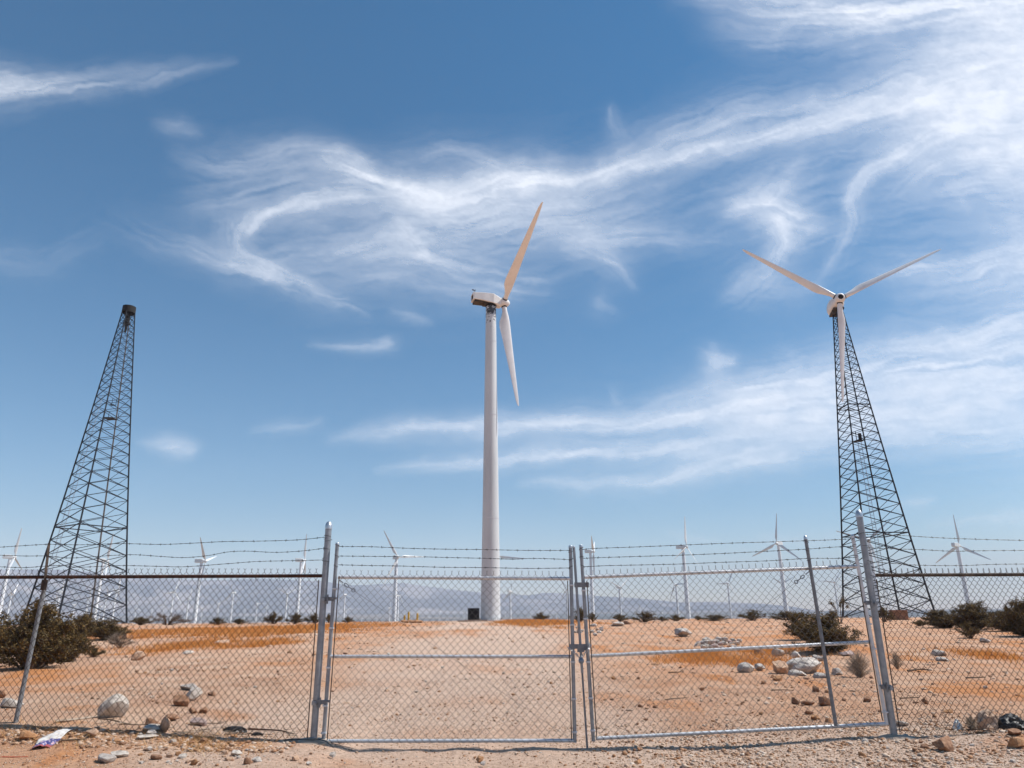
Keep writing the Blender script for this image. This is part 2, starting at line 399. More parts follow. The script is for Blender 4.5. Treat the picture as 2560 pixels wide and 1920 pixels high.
def orange_attr(X, Y, A=None, Rr=None):
    wx = X + .35 * fbm(X / 1.2, Y / 2.0, 3, 51) * (1 + Y / 25); wy = Y + 1.0 * fbm(X / 1.5, Y / 4.0, 3, 52) * (.4 + Y / 18)
    t = np.zeros_like(X)
    for (cx, cy, rx, ry, s) in _PG:
        d = ((wx - cx) / rx) ** 2 + ((wy - cy) / ry) ** 2
        t = np.maximum(t, s * np.exp(-d * d * .8))
    base = np.maximum(sstep(-.05, .35, fbm(X / 2.6, Y / 5.5, 4, 53)) * .85, .30 * sstep(.5, 3, X) * sstep(9.2, 11, Y)) * (1 - road_attr(X, Y))
    brk = .36 + .80 * sstep(-.22, .22, fbm(X / .8, Y / 2.2, 4, 57)) * (.7 + .4 * sstep(-.2, .2, fbm(X / .25, Y / .6, 3, 58)))
    return np.clip(np.maximum(t, base) * brk, 0, 1)
def zground(X, Y, A, Rr):
    z = gz(X, Y)
    f = np.exp(-np.clip(Rr - 9, 0, None) / 9)
    z = z + f * (.010 * fbm(X / .22, Y / .22, 3, 61) + .007 * np.maximum(0, fbm(X / .07, Y / .07, 2, 63)))
    z = z + (1 - f) * .03 * fbm(X / .8, Y / .8, 3, 64) * (Rr < 120) + .014 * fbm(X / .3, Y / .3, 3, 66) * (1 - sstep(14, 40, Rr))
    for xc in (-1.85, -.15):                          # shallow wheel ruts through the gate
        z = z - .022 * np.exp(-((X - xc - .25 * fbm(Y / 6, Y / 6 + xc, 2, 68)) / .16) ** 2) * sstep(5.5, 7, Y) * (Rr < 60)
    return z
front = np.radians(np.linspace(-46, 46, 620))
back = np.radians(np.linspace(46, 314, 90)[1:-1])
azs = np.concatenate([front, back])
rs = np.concatenate([[0.02, 2, 4, 5.5], np.geomspace(6.3, 20, 250), np.geomspace(20.25, 140, 150)])
ground = polar('ground', azs, rs, zground, M['ground'], {'road': road_attr, 'orange': orange_attr}, close=True)

# distant relief
ridge_px = np.array([[-900, 1418], [0, 1424], [120, 1423], [250, 1431], [330, 1441], [400, 1446], [520, 1450], [640, 1447], [800, 1452], [872, 1463], [940, 1461], [1008, 1457],
    [1076, 1467], [1132, 1474], [1202, 1481], [1322, 1488], [1356, 1482], [1420, 1484], [1500, 1490], [1600, 1496], [1700, 1506], [1780, 1505], [1840, 1506], [1910, 1509], [1976, 1516], [2032, 1525], [2100, 1533], [2300, 1538], [3400, 1541]], float)
_ra, _re = [], []
for a, b in ridge_px:
    d = ray(a, b); _ra.append(math.atan2(d[0], d[1])); _re.append(d[2] / math.hypot(d[0], d[1]))
def ridge_tan(A):
    A = (A + math.pi) % (2 * math.pi) - math.pi
    return np.interp(A, _ra, _re)
def zvalley(X, Y, A, Rr):
    z = gz(X, Y)
    return z + sstep(400, 2000, Rr) * 3.0 * fbm(X / 700, Y / 700, 4, 71) - .03 * (1 - sstep(128, 139, Rr))
az_far = np.concatenate([np.radians(np.linspace(-50, 50, 420)), np.radians(np.linspace(50, 310, 60)[1:-1])])
valley = polar('valley_floor', az_far, np.concatenate([[128, 134, 139], np.geomspace(145, 7600, 150)]), zvalley, M['valley'],
      {'green': lambda X, Y, A, Rr: sstep(2200, 3600, Rr) * (1 - sstep(7000, 7600, Rr)) * sstep(-.5, -.1, fbm(X / 800, Y / 300, 4, 74))}, close=True)
def zmount(X, Y, A, Rr):
    A2 = (A + math.pi) % (2 * math.pi) - math.pi
    ux, uy = A2 * 9000, Rr
    r1 = 12000 + 500 * fbm(ux / 2500, ux / 2500 + 3, 2, 81)
    zb = np.interp(7400, _pr, _pz)
    crest = EYE + ridge_tan(A2) * r1
    s = np.clip((Rr - 7400) / (r1 - 7400), 0, 1.0)
    prof = np.where(s < .5, .55 * s * 1.2 * s * 2, .33 + (s - .5) * 1.34) * 1.0
    rid = 1 - np.abs(fbm(ux / 620 + .6 * fbm(ux / 600, uy / 900, 3, 84), uy / 2600, 5, 83)) * 2.2
    z = zb + (crest - zb) * prof * (1 + .55 * (rid - .6) * (4 * s * (1 - s)))
    over = np.clip((Rr - r1) / 1500, 0, 1)
    z = z - over * np.maximum(crest - zb, 20) * .5
    foot = np.exp(-((Rr - 9300) / 700) ** 2) * np.maximum(0, (crest - zb)) * .42 * (.55 + .75 * fbm(ux / 1500, ux / 1500, 3, 88)) * (1 - sstep(.1, .5, A2) * .5)
    return np.maximum(z, zb - 40 * over + foot * (1 - .25 * (1 - rid))) - 1.5 * (Rr < 7420)
mountains = polar('mountain_range', np.concatenate([np.radians(np.linspace(-52, 52, 700)), np.radians(np.linspace(52, 308, 60)[1:-1])]),
                  np.concatenate([np.linspace(7390, 12800, 130), [13600]]), zmount, M['mountain'], close=True)

# ------------------------------------------------------------------ cirrus clouds: thin sheets 2.6 km up
KS = 2560 / 2212.0
STROKES = [  # cloud id, points (x, y, half width, density), fibre contrast
    (0, [(-300, 225, 26, .5), (-60, 200, 26, .6), (60, 192, 22, .62), (160, 187, 17, .55), (240, 172, 20, .30), (330, 160, 18, .24), (420, 147, 13, .18), (520, 133, 8, .05)], .5),
    (0, [(-300, 160, 40, .2), (0, 165, 26, .25), (90, 180, 16, .12)], .6),
    (1, [(395, 325, 20, .10), (470, 362, 28, .26), (560, 352, 30, .30), (650, 335, 28, .28), (730, 352, 20, .50), (800, 385, 18, .58), (880, 410, 18, .60), (950, 424, 22, .62)], .6),
    (1, [(850, 405, 20, .4), (950, 428, 26, .62), (1030, 405, 30, .70), (1110, 392, 30, .82), (1190, 392, 26, .88), (1270, 392, 20, .74), (1380, 360, 18, .66), (1500, 328, 18, .62), (1640, 298, 20, .62), (1800, 258, 24, .66), (2000, 212, 36, .72), (2212, 170, 60, .8), (2500, 120, 80, .8)], .38),
    (1, [(525, 500, 14, .40), (570, 470, 15, .55), (640, 448, 19, .58), (720, 425, 20, .60), (800, 425, 20, .50), (900, 430, 26, .48), (1000, 428, 30, .4)], .45),
    (1, [(560, 470, 16, .2), (500, 505, 30, .34), (505, 545, 32, .36), (590, 592, 24, .44), (660, 628, 18, .52), (730, 655, 13, .45), (795, 674, 6, .15)], .7),
    (1, [(410, 535, 22, .10), (470, 565, 18, .36), (560, 590, 18, .36), (620, 606, 14, .3)], .6),
    (1, [(420, 440, 34, .10), (520, 430, 40, .20), (640, 400, 40, .25), (760, 395, 36, .3)], .75),
    (1, [(560, 340, 18, .10), (640, 312, 16, .28), (720, 330, 14, .34), (800, 365, 14, .3)], .7),
    (1, [(900, 470, 60, .36), (1000, 470, 60, .42), (1120, 450, 60, .46), (1260, 450, 44, .34), (1400, 420, 36, .16)], .6),
    (1, [(620, 560, 40, .18), (740, 540, 50, .26), (860, 520, 50, .34), (930, 545, 34, .40), (1020, 580, 30, .34), (1110, 610, 26, .26), (1180, 620, 20, .12)], .7),
    (1, [(860, 480, 18, .3), (905, 520, 15, .46), (935, 565, 10, .3)], .5),
    (1, [(700, 620, 20, .06), (830, 600, 26, .18), (980, 625, 24, .22), (1100, 640, 18, .12)], .7),
    (1, [(860, 350, 26, .12), (960, 325, 30, .24), (1030, 345, 22, .24), (1080, 375, 18, .3)], .7),
    (1, [(250, 470, 26, .05), (340, 520, 26, .14), (420, 545, 26, .12)], .7),
    (2, [(1150, 500, 24, .24), (1230, 495, 26, .40), (1320, 505, 26, .40), (1420, 512, 20, .34), (1520, 515, 16, .2), (1600, 520, 12, .08)], .6),
    (2, [(1240, 520, 30, .26), (1310, 550, 26, .34), (1350, 585, 18, .38), (1378, 625, 8, .2)], .55),
    (2, [(1300, 655, 18, .22), (1330, 670, 12, .12)], .5),
    (1, [(1280, 375, 18, .30), (1380, 325, 26, .36), (1500, 285, 34, .40), (1640, 240, 34, .42), (1780, 225, 30, .44), (1920, 195, 34, .52), (2080, 150, 44, .66), (2212, 120, 60, .74), (2500, 70, 70, .7)], .5),
    (1, [(1340, 300, 18, .14), (1316, 255, 10, .30), (1322, 235, 8, .14)], .6),
    (1, [(1960, 240, 40, .5), (2080, 250, 60, .74), (2212, 255, 90, .88), (2500, 250, 110, .85)], .3),
    (1, [(2120, 255, 30, .66), (2010, 300, 26, .68), (1930, 340, 22, .68), (1870, 365, 18, .66), (1848, 400, 14, .55), (1832, 440, 10, .28)], .4),
    (1, [(2500, 330, 60, .7), (2230, 330, 46, .66), (2120, 345, 36, .56), (2020, 370, 28, .44), (1950, 405, 20, .32), (1920, 430, 12, .1)], .5),
    (1, [(2400, 390, 40, .4), (2200, 380, 34, .36), (2080, 405, 24, .3), (2000, 420, 18, .14)], .6),
    (1, [(2060, 400, 10, .16), (2085, 430, 10, .24), (2105, 460, 7, .06)], .5),
    (3, [(1575, 455, 20, .34), (1620, 442, 30, .66), (1670, 455, 32, .70), (1720, 480, 24, .60), (1770, 480, 14, .32)], .45),
    (3, [(1740, 345, 14, .2), (1700, 380, 18, .36), (1650, 425, 24, .48)], .5),
    (3, [(1680, 480, 30, .55), (1705, 530, 24, .50), (1670, 580, 26, .36), (1610, 630, 22, .38), (1570, 650, 12, .14)], .6),
    (3, [(1850, 430, 16, .36), (1845, 490, 18, .34), (1810, 560, 18, .30), (1770, 600, 14, .12)], .65),
    (3, [(1650, 620, 26, .22), (1720, 625, 22, .24), (1770, 615, 14, .08)], .6),
    (4, [(1480, -30, 30, .2), (1600, 5, 34, .5), (1720, 15, 34, .74), (1880, 18, 40, .84), (2050, 8, 46, .88), (2250, 0, 60, .88), (2500, -10, 70, .85)], .4),
    (4, [(1560, 60, 30, .16), (1640, 75, 34, .34), (1780, 70, 34, .40), (1900, 45, 30, .5)], .6),
    (4, [(2050, 60, 30, .36), (2160, 50, 30, .5), (2400, 60, 40, .5)], .6),
    (4, [(1820, 120, 26, .12), (1980, 110, 34, .3), (2150, 100, 40, .44), (2400, 90, 60, .5)], .6),
    (5, [(1880, 600, 20, .12), (1960, 580, 28, .42), (2080, 575, 30, .56), (2212, 560, 40, .62), (2500, 540, 60, .6)], .5),
    (5, [(1950, 650, 22, .14), (2100, 635, 26, .3), (2230, 620, 34, .36), (2500, 600, 50, .4)], .6),
    (5, [(2150, 500, 40, .14), (2260, 470, 50, .34), (2500, 450, 60, .4)], .6),
    (6, [(1925, 745, 10, .22), (1990, 752, 16, .50), (2070, 742, 22, .54), (2150, 715, 24, .54), (2260, 680, 40, .55), (2500, 640, 50, .5)], .5),
    (6, [(1420, 870, 24, .16), (1540, 850, 28, .30), (1680, 840, 36, .52), (1800, 820, 44, .62), (1950, 800, 54, .70), (2100, 790, 60, .72), (2280, 775, 70, .74), (2500, 760, 80, .7)], .5),
    (6, [(1600, 890, 30, .5), (1800, 870, 40, .6), (2000, 860, 40, .58), (2212, 830, 36, .55), (2500, 800, 40, .5)], .45),
    (6, [(1730, 825, 10, .3), (1755, 828, 12, .5), (1800, 815, 14, .3)], .5),
    (6, [(715, 950, 10, .14), (800, 937, 14, .36), (900, 926, 15, .50), (1020, 923, 15, .62), (1150, 920, 16, .68), (1280, 914, 18, .68), (1420, 905, 22, .68), (1560, 890, 26, .68), (1680, 865, 30, .62)], .4),
    (6, [(820, 1020, 7, .10), (920, 1007, 12, .34), (1040, 996, 14, .56), (1160, 987, 14, .62), (1280, 984, 14, .62), (1400, 983, 14, .56), (1500, 975, 16, .56), (1600, 950, 20, .60), (1720, 930, 24, .56), (1900, 935, 22, .46), (2100, 935, 22, .44), (2500, 930, 30, .4)], .4),
    (6, [(1130, 1045, 10, .12), (1220, 1046, 14, .38), (1340, 1048, 14, .46), (1440, 1040, 16, .52), (1540, 1012, 18, .56), (1640, 985, 18, .48), (1760, 968, 14, .24)], .45),
    (6, [(1560, 905, 20, .3), (1700, 915, 26, .46), (1850, 905, 26, .46), (2050, 900, 26, .4), (2400, 890, 40, .4)], .5),
    (6, [(1240, 955, 6, .1), (1330, 960, 8, .2), (1480, 960, 8, .14)], .6),
    (6, [(1500, 1000, 22, .2), (1650, 1000, 24, .22), (1800, 985, 20, .1)], .6),
    (7, [(1520, 775, 12, .14), (1545, 788, 18, .52), (1585, 783, 10, .42)], .5),
    (7, [(1540, 750, 8, .18), (1548, 775, 12, .34), (1545, 815, 14, .24)], .5),
    (7, [(1690, 765, 14, .14), (1715, 770, 12, .16)], .6),
    (8, [(290, 950, 10, .08), (335, 958, 12, .46), (380, 962, 14, .80), (418, 968, 9, .55)], .4),
    (9, [(540, 925, 8, .08), (620, 918, 12, .24), (700, 910, 9, .18)], .6),
    (9, [(670, 742, 7, .06), (740, 748, 10, .26), (800, 748, 11, .34), (842, 736, 10, .26)], .55),
    (9, [(845, 672, 8, .14), (895, 688, 10, .22), (930, 695, 7, .08)], .6),
    (9, [(200, 520, 24, .05), (100, 580, 24, .08), (0, 560, 20, .12), (-200, 540, 24, .1)], .7),
    (9, [(350, 265, 14, .10), (400, 268, 14, .2), (440, 285, 10, .08)], .6),
    (9, [(1320, 830, 8, .06), (1330, 860, 6, .16), (1340, 870, 5, .05)], .5),
    (1, [(420, 500, 80, .03), (650, 500, 95, .11), (900, 520, 95, .15), (1150, 500, 90, .16), (1400, 430, 90, .13), (1650, 360, 100, .16), (1900, 300, 110, .22), (2212, 260, 120, .25), (2500, 240, 120, .25)], .7),
    (3, [(1560, 560, 70, .04), (1700, 520, 90, .13), (1850, 470, 90, .13), (2050, 470, 90, .13), (2300, 480, 100, .2)], .7),
    (6, [(900, 960, 40, .03), (1150, 955, 55, .12), (1450, 950, 70, .18), (1750, 920, 90, .22), (2100, 900, 100, .25), (2500, 880, 110, .25)], .6),
    (10, [(1640, 1160, 7, .10), (1740, 1163, 8, .24), (1880, 1170, 7, .12)], .4),
    (10, [(1440, 1150, 5, .08), (1500, 1155, 6, .22), (1560, 1165, 5, .06)], .4),
    (10, [(1930, 1095, 8, .14), (1985, 1088, 10, .32), (2010, 1080, 6, .1)], .4),
    (10, [(2000, 1140, 7, .08), (2130, 1120, 8, .2), (2280, 1115, 8, .2)], .4),
]
def build_clouds():
    st = 3.4
    xs = np.arange(-320, 2540, st); ys = np.arange(-320, 1286, st)
    PX, PY = np.meshgrid(xs, ys); shp = PX.shape
    wx = PX + 20 * fbm(PX / 170, PY / 110, 5, 101, .62) + 6.5 * fbm(PX / 34, PY / 20, 4, 111, .65)
    wy = PY + 17 * fbm(PX / 170, PY / 90, 5, 102, .62) + 6 * fbm(PX / 40, PY / 20, 4, 112, .65)
    ids = max(s[0] for s in STROKES) + 1
    dens = np.zeros((ids,) + shp)
    for si, (cid, pts, con) in enumerate(STROKES):
        P = np.array(pts, float)
        m = P[:, 2].max() * 5.0 + 40
        x0, x1 = P[:, 0].min() - m, P[:, 0].max() + m; y0, y1 = P[:, 1].min() - m, P[:, 1].max() + m
        i0, i1 = np.searchsorted(ys, [y0, y1]); j0, j1 = np.searchsorted(xs, [x0, x1])
        if i1 <= i0 or j1 <= j0: continue
        X = wx[i0:i1, j0:j1]; Y = wy[i0:i1, j0:j1]
        # resample the stroke smoothly
        u = np.concatenate([[0], np.cumsum(np.hypot(np.diff(P[:, 0]), np.diff(P[:, 1])))])
        uu = np.linspace(0, u[-1], max(8, int(u[-1] / 14)))
        Q = np.stack([np.interp(uu, u, P[:, k]) for k in range(4)], 1)
        kk = np.array([.1, .2, .4, .2, .1])
        for k in range(4):
            Q[:, k] = np.convolve(np.pad(Q[:, k], 2, 'edge'), kk, 'valid')
        best = np.full(X.shape, 1e9); S = np.zeros(X.shape); Dn = np.zeros(X.shape); W = np.ones(X.shape); De = np.zeros(X.shape)
        for k in range(len(Q) - 1):
            ax, ay = Q[k, :2]; bx, by = Q[k + 1, :2]; dx, dy = bx - ax, by - ay; L2 = dx * dx + dy * dy + 1e-6
            t = np.clip(((X - ax) * dx + (Y - ay) * dy) / L2, 0, 1)
            ex, ey = X - ax - t * dx, Y - ay - t * dy
            w = Q[k, 2] + t * (Q[k + 1, 2] - Q[k, 2]); d = np.hypot(ex, ey)
            msk = d / w < best
            best = np.where(msk, d / w, best); S = np.where(msk, uu[k] + t * (uu[k + 1] - uu[k]), S)
            Dn = np.where(msk, (dx * ey - dy * ex) / math.sqrt(L2), Dn); W = np.where(msk, w, W)
            De = np.where(msk, Q[k, 3] + t * (Q[k + 1, 3] - Q[k, 3]), De)
        fib = fbm(S / 170 + si * 7.7, Dn / 9 + S / 120 + .8 * fbm(S / 90, Dn / 40, 2, 320 + si), 5, 120 + si, .6)
        fib2 = fbm(S / 240 + si, Dn / 26, 3, 220 + si, .6)
        g = .58 * np.exp(-(best / .95) ** 2 * (1 + .6 * fib2)) + .42 * np.exp(-(best / 1.9) ** 2)
        a = De * g * np.clip(1 - (.12 + con * .25) + (.14 + con) * .85 * fib + con * .7 * fib2, .06, 1.35)
        cur = dens[cid, i0:i1, j0:j1]
        dens[cid, i0:i1, j0:j1] = 1 - (1 - cur) * (1 - np.clip(a, 0, .97))
    tot = 1 - np.prod(1 - dens, 0)
    tex = fbm(wx / 44, wy / 24, 5, 131, .6)
    tot = tot * np.clip(1 + .28 * tex, .3, 1.5) + .012
    tot = np.clip(tot - .018, 0, .95) * .90
    kb = np.exp(-np.linspace(-2, 2, 41) ** 2); kb /= kb.sum()
    sm = np.apply_along_axis(lambda v: np.convolve(v, kb, 'same'), 1, dens); sm = np.apply_along_axis(lambda v: np.convolve(v, kb, 'same'), 2, sm)
    own = sm.argmax(0)                                     # which cloud a piece of the sheet belongs to, with smooth borders
    mat = bpy.data.materials.new('ice_cloud'); mat.use_nodes = True; n, l = mat.node_tree.nodes, mat.node_tree.links
    n.remove(n['Principled BSDF'])
    at_ = n.new('ShaderNodeAttribute'); at_.attribute_name = 'cover'
    tr = n.new('ShaderNodeBsdfTransparent'); tl = n.new('ShaderNodeBsdfTranslucent'); tl.inputs[0].default_value = (.69, .675, .665, 1)
    mx = n.new('ShaderNodeMixShader'); l.new(at_.outputs['Fac'], mx.inputs[0]); l.new(tr.outputs[0], mx.inputs[1]); l.new(tl.outputs[0], mx.inputs[2])
    l.new(mx.outputs[0], n['Material Output'].inputs[0])
    names = ['thin white cirrus streak above the bare lattice tower at upper left', 'long sweeping cirrus cloud crossing the sky behind the central turbine',
             'faint cirrus veil just right of the central turbine blades', 'ragged cirrus patch above the left blade of the right turbine', 'dense cirrus bank along the top right edge of the sky',
             'soft cloud band at the right edge beside the turbine blades', 'broad layered cirrus bands low in the right half of the sky', 'small torn cloud tuft left of the lattice tower turbine',
             'small bright cloud puff right of the bare lattice tower', 'scattered faint cloud wisps in the left half of the sky', 'faint thin cloud lines just above the distant turbines']
    ny, nx = shp
    # every vertex stands 2600 m up, on its own line of sight
    dx = (PX * KS - CX) / F; dy = (CY - PY * KS) / F
    D = FW[None, None] + dx[..., None] * RT + dy[..., None] * UP
    D[..., 2] = np.maximum(D[..., 2], .02)
    V = CAMPOS + D * ((2600.0 - EYE) / D[..., 2])[..., None]
    idx = np.arange(ny * nx).reshape(shp)
    q = np.stack([idx[:-1, :-1], idx[:-1, 1:], idx[1:, 1:], idx[1:, :-1]], -1).reshape(-1, 4)
    fd = np.maximum.reduce([tot[:-1, :-1], tot[:-1, 1:], tot[1:, 1:], tot[1:, :-1]]).ravel()
    fo = own[:-1, :-1].ravel()
    V = V.reshape(-1, 3); T = tot.ravel()
    for c in range(ids):
        Q = q[(fo == c) & (fd > .006)]
        if not len(Q): continue
        used, inv = np.unique(Q, return_inverse=True); Q = inv.reshape(-1, 4)
        me = bpy.data.meshes.new('cirrus_cloud')
        me.vertices.add(len(used)); me.vertices.foreach_set('co', V[used].astype(np.float32).ravel())
        me.loops.add(Q.size); me.loops.foreach_set('vertex_index', Q.astype(np.int32).ravel())
        me.polygons.add(len(Q)); me.polygons.foreach_set('loop_start', np.arange(0, Q.size, 4, dtype=np.int32))
        me.update(calc_edges=True)
        a = me.attributes.new('cover', 'FLOAT', 'POINT'); a.data.foreach_set('value', T[used].astype(np.float32))
        me.materials.append(mat)
        tag(link('cirrus_cloud', me), names[c], 'cloud', 'cirrus clouds', 'stuff')
build_clouds()

# ------------------------------------------------------------------ wind turbines
def blade_mesh(name, L, mat, n=14, root=.19, cmax=1.22):
    mb = MB(); rings = []
    st = [0, .03, .07, .12, .17, .22, .3, .4, .5, .6, .7, .8, .88, .94, .98, 1.0]
    for t in st:
        if t <= .22:
            k = (t - .05) / .15; k = max(0, min(1, k)); k = k * k * (3 - 2 * k); chord = 2 * root + (cmax - 2 * root) * k
        else:
            k = 1; chord = cmax + (.30 - cmax) * ((t - .22) / .78) ** .92
        if t > .97: chord *= .72 if t < 1 else .30
        thick = (2 * root) * (1 - k) + k * chord * (.24 - .10 * t)
        tw = R(13 * (1 - min(1, t / .75)) ** 1.6) if t > .05 else R(13)
        ring = []
        for i in range(n):
            a = 2 * math.pi * i / n
            x = .5 * math.cos(a); y = .5 * math.sin(a)
            # circle near the root turning into a section that is blunt in front and sharp behind
            xa = x * chord - k * (.20 * chord); ya = y * thick * (1 if k < .3 else (.55 + .45 * (x + .5) ** .6 if x > -.5 else .0))
            xr = xa * math.cos(tw) - ya * math.sin(tw); yr = xa * math.sin(tw) + ya * math.cos(tw)
            ring.append((xr, yr, .3 + t * (L - .3)))
        rings.append(ring)
    mb.loft(rings)
    return mb.mesh(name, mat, 60)
def ring_x(x, w, top, bot, ch=.12, z0=0):
    """octagonal section across the nacelle at position x"""
    h = w / 2; c = min(ch, h * .9)
    return [(x, -h, bot + c), (x, -h, top - c), (x, -h + c, top), (x, h - c, top), (x, h, top - c), (x, h, bot + c), (x, h - c, bot), (x, -h + c, bot)]

def spinner_mesh(name, r, nose, mat, n=18):
    mb = MB()
    pr = [(-.42, .80), (-.40, .92), (-.1, 1.0), (.2, .97), (.2 + nose * .4, .78), (.2 + nose * .75, .48), (.2 + nose * .95, .18), (.2 + nose, .03)]
    mb.tube([(x, 0, 0) for x, _ in pr], [r * k for _, k in pr], n)
    return mb.mesh(name, mat, 50)

def blade_matrix(q, cone, pitch, hub):
    return Matrix.Translation(hub) @ Matrix.Rotation(-q, 4, 'X') @ Matrix.Rotation(cone, 4, 'Y') @ Matrix.Rotation(pitch, 4, 'Z')

def main_turbine():
    hub = at_dist(1259, 757, 80.0); psi = R(17); off = 1.62
    bx, by = hub[0] - math.cos(psi) * off, hub[1] - math.sin(psi) * off
    bz = float(gz(bx, by)); H = hub[2] - bz
    root = empty('wind_turbine', (bx, by, bz), psi)
    tag(root, 'large white wind turbine on a tubular tower behind the left gate, its nacelle turned right', 'wind turbine', 'near wind turbines')
    rb, rt = 1.07, .615; topz = H - .62
    def rad(z): return rb + (rt - rb) * (z / topz) ** .9
    seams = [0, .295, .62, .87, 1.0]
    for k in range(4):                                    # bolted tower sections
        z0, z1 = topz * seams[k], topz * seams[k + 1]
        mb = MB(); zs = np.linspace(z0 + (.02 if k else 0), z1 - .02, 8)
        mb.tube([(0, 0, z) for z in zs], [rad(z) for z in zs], 48)
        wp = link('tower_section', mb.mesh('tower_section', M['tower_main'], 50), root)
        if k < 3:
            f = MB(); f.tube([(0, 0, z1 - .035), (0, 0, z1 + .035)], [rad(z1) + .015] * 2, 48)
            link('flange', f.mesh('flange', M['galv_rail'], 40), wp)
    fb = MB(); fb.tube([(0, 0, -.25), (0, 0, .05)], [1.75, 1.75], 40); link('foundation', fb.mesh('foundation', M['concrete'], 40), root)
    fl = MB(); fl.tube([(0, 0, .05), (0, 0, .12)], [1.32, 1.32], 40); base = link('base_flange', fl.mesh('base_flange', M['tower_far'], 40), root)
    bolt = MB(); bolt.tube([(0, 0, 0), (0, 0, .16)], .025, 6); bm = bolt.mesh('bolt', M['rust'])
    for k in range(36):
        a = 2 * math.pi * k / 36; link('bolt', bm, base, Matrix.Translation((1.22 * math.cos(a), 1.22 * math.sin(a), .10)))
    hubl = Vector((off, 0, H))
    # nacelle shell in its own coordinates, hub at x=0
    nc = MB()
    nc.loft([ring_x(-3.85, 1.32, .68, -.20, .05), ring_x(-2.6, 1.50, .75, -.32, .05), ring_x(-1.45, 1.55, .75, -.52, .05)], cap=False)
    o_ = len(nc.v) - 8
    fr = ring_x(-.42, 1.00, .48, -.70, .22); nc.v.extend(fr)
    for k in range(8): nc.f.append((o_ + k, o_ + (k + 1) % 8, o_ + 8 + (k + 1) % 8, o_ + 8 + k))
    nc.f.append(tuple(range(o_ + 8, o_ + 16))); nc.f.append(tuple(range(7, -1, -1)))
    ncl = link('nacelle', nc.mesh('nacelle', M['nacelle'], None), root, Matrix.Translation(hubl))
    ub = MB(); ub.box((-2.85, 0, -.38), (1.9, 1.16, .20)); ub.box((-2.1, 0, -.52), (1.0, .95, .2)); link('machine_bed', ub.mesh('machine_bed', M['bed']), ncl)
    rv = MB(); rv.box((-3.862, 0, .24), (.03, 1.06, .72)); link('rear_vent', rv.mesh('rear_vent', M['black_box']), ncl)
    rf = MB()
    for y in (-.6, .6): rf.box((-3.90, y, .24), (.16, .09, .90))
    for z in (-.17, .65): rf.box((-3.90, 0, z), (.16, 1.11, .08))
    link('rear_frame', rf.mesh('rear_frame', M['nacelle']), ncl)
    se = MB(); se.box((-1.25, -.80, .2), (.02, .02, .02)); 
    yr = MB(); yr.tube([(-off, 0, -.78), (-off, 0, -.42)], [.66, .70], 32); link('yaw_ring', yr.mesh('yaw_ring', M['black_steel'], 40), ncl)
    va = MB(); va.tube([(-3.7, .2, .6), (-3.7, .2, 1.35)], .025, 6); va.tube([(-3.7, -.25, .6), (-3.7, -.25, 1.15)], .025, 6)
    va.tube([(-3.9, .2, 1.3), (-3.5, .2, 1.32)], .025, 5); va.box((-3.85, .2, 1.34), (.2, .02, .16)); va.tube([(-3.7, -.4, 1.1), (-3.7, -.1, 1.1)], .04, 5)
    link('wind_vane', va.mesh('wind_vane', M['black_steel']), ncl)
    hb = link('hub', spinner_mesh('hub', .62, .62, M['nacelle']), root, Matrix.Translation(hubl))
    bme = blade_mesh('blade', 13.6, M['blade'], 18, .29, 1.34)
    for k in range(3):
        b = link('blade', bme, root, blade_matrix(R(65) + k * 2 * math.pi / 3, R(6), R(0), hubl))
        col = MB(); col.tube([(0, 0, .50), (0, 0, .66)], [.34, .335], 18); link('root_collar', col.mesh('root_collar', M['black_steel'], 40), b)
    return root
main_turbine()

BAR = MB(); BAR.box((0, 0, .5), (.012, 1, 1)); BAR.box((.5, -.494, .5), (1, .012, 1))      # an L-angle of unit size
def bar_matrix(p, q, w, flip=1):
    p, q = Vector(p), Vector(q); d = q - p; L = d.length
    qt = d.to_track_quat('Z', 'Y')
    return Matrix.Translation(p) @ qt.to_matrix().to_4x4() @ Matrix.Diagonal((w * flip, w, L, 1))
def unit_angle(name, mat):
    mb = MB(); mb.box((0, .5, .5), (.16, 1, 1)); mb.box((.5, .08, .5), (1, .16, 1)); return mb.mesh(name, mat)

def lattice(root, H, Rb, Rt, rot, lean, leg_mats, brace_w, panel0, panel1, girts=()):
    """four tapering legs with crossed angle braces; lean bends the legs outwards near the foot"""
    def corner(k, z):
        t = z / H; r = Rb + (Rt - Rb) * (t ** lean)
        a = rot + k * math.pi / 2
        return Vector((r * math.cos(a), r * math.sin(a), z))
    legs = []
    for k in range(4):
        mb = MB(); zs = np.linspace(-.3, H, 14)
        mb.tube([tuple(corner(k, max(z, 0)) + Vector((0, 0, min(z, 0)))) for z in zs], [.10 - .035 * max(z, 0) / H for z in zs], 6)
        legs.append(link('leg', mb.mesh('leg', leg_mats[k], 50), root))
    zs = [0.0]
    while zs[-1] < H - .35:
        t = zs[-1] / H; zs.append(min(H - .1, zs[-1] + panel0 + (panel1 - panel0) * t ** .8))
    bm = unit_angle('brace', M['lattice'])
    for i in range(len(zs) - 1):
        for k in range(4):
            a0, a1 = corner(k, zs[i]), corner(k, zs[i + 1]); b0, b1 = corner((k + 1) % 4, zs[i]), corner((k + 1) % 4, zs[i + 1])
            w = brace_w * (1 - .35 * zs[i] / H)
            link('brace', bm, root, bar_matrix(a0, b1, w)); link('brace', bm, root, bar_matrix(b0, a1, w, -1))
    for z in girts:
        for k in range(4): link('girt', bm, root, bar_matrix(corner(k, z), corner((k + 1) % 4, z), brace_w * 1.35))
    return corner
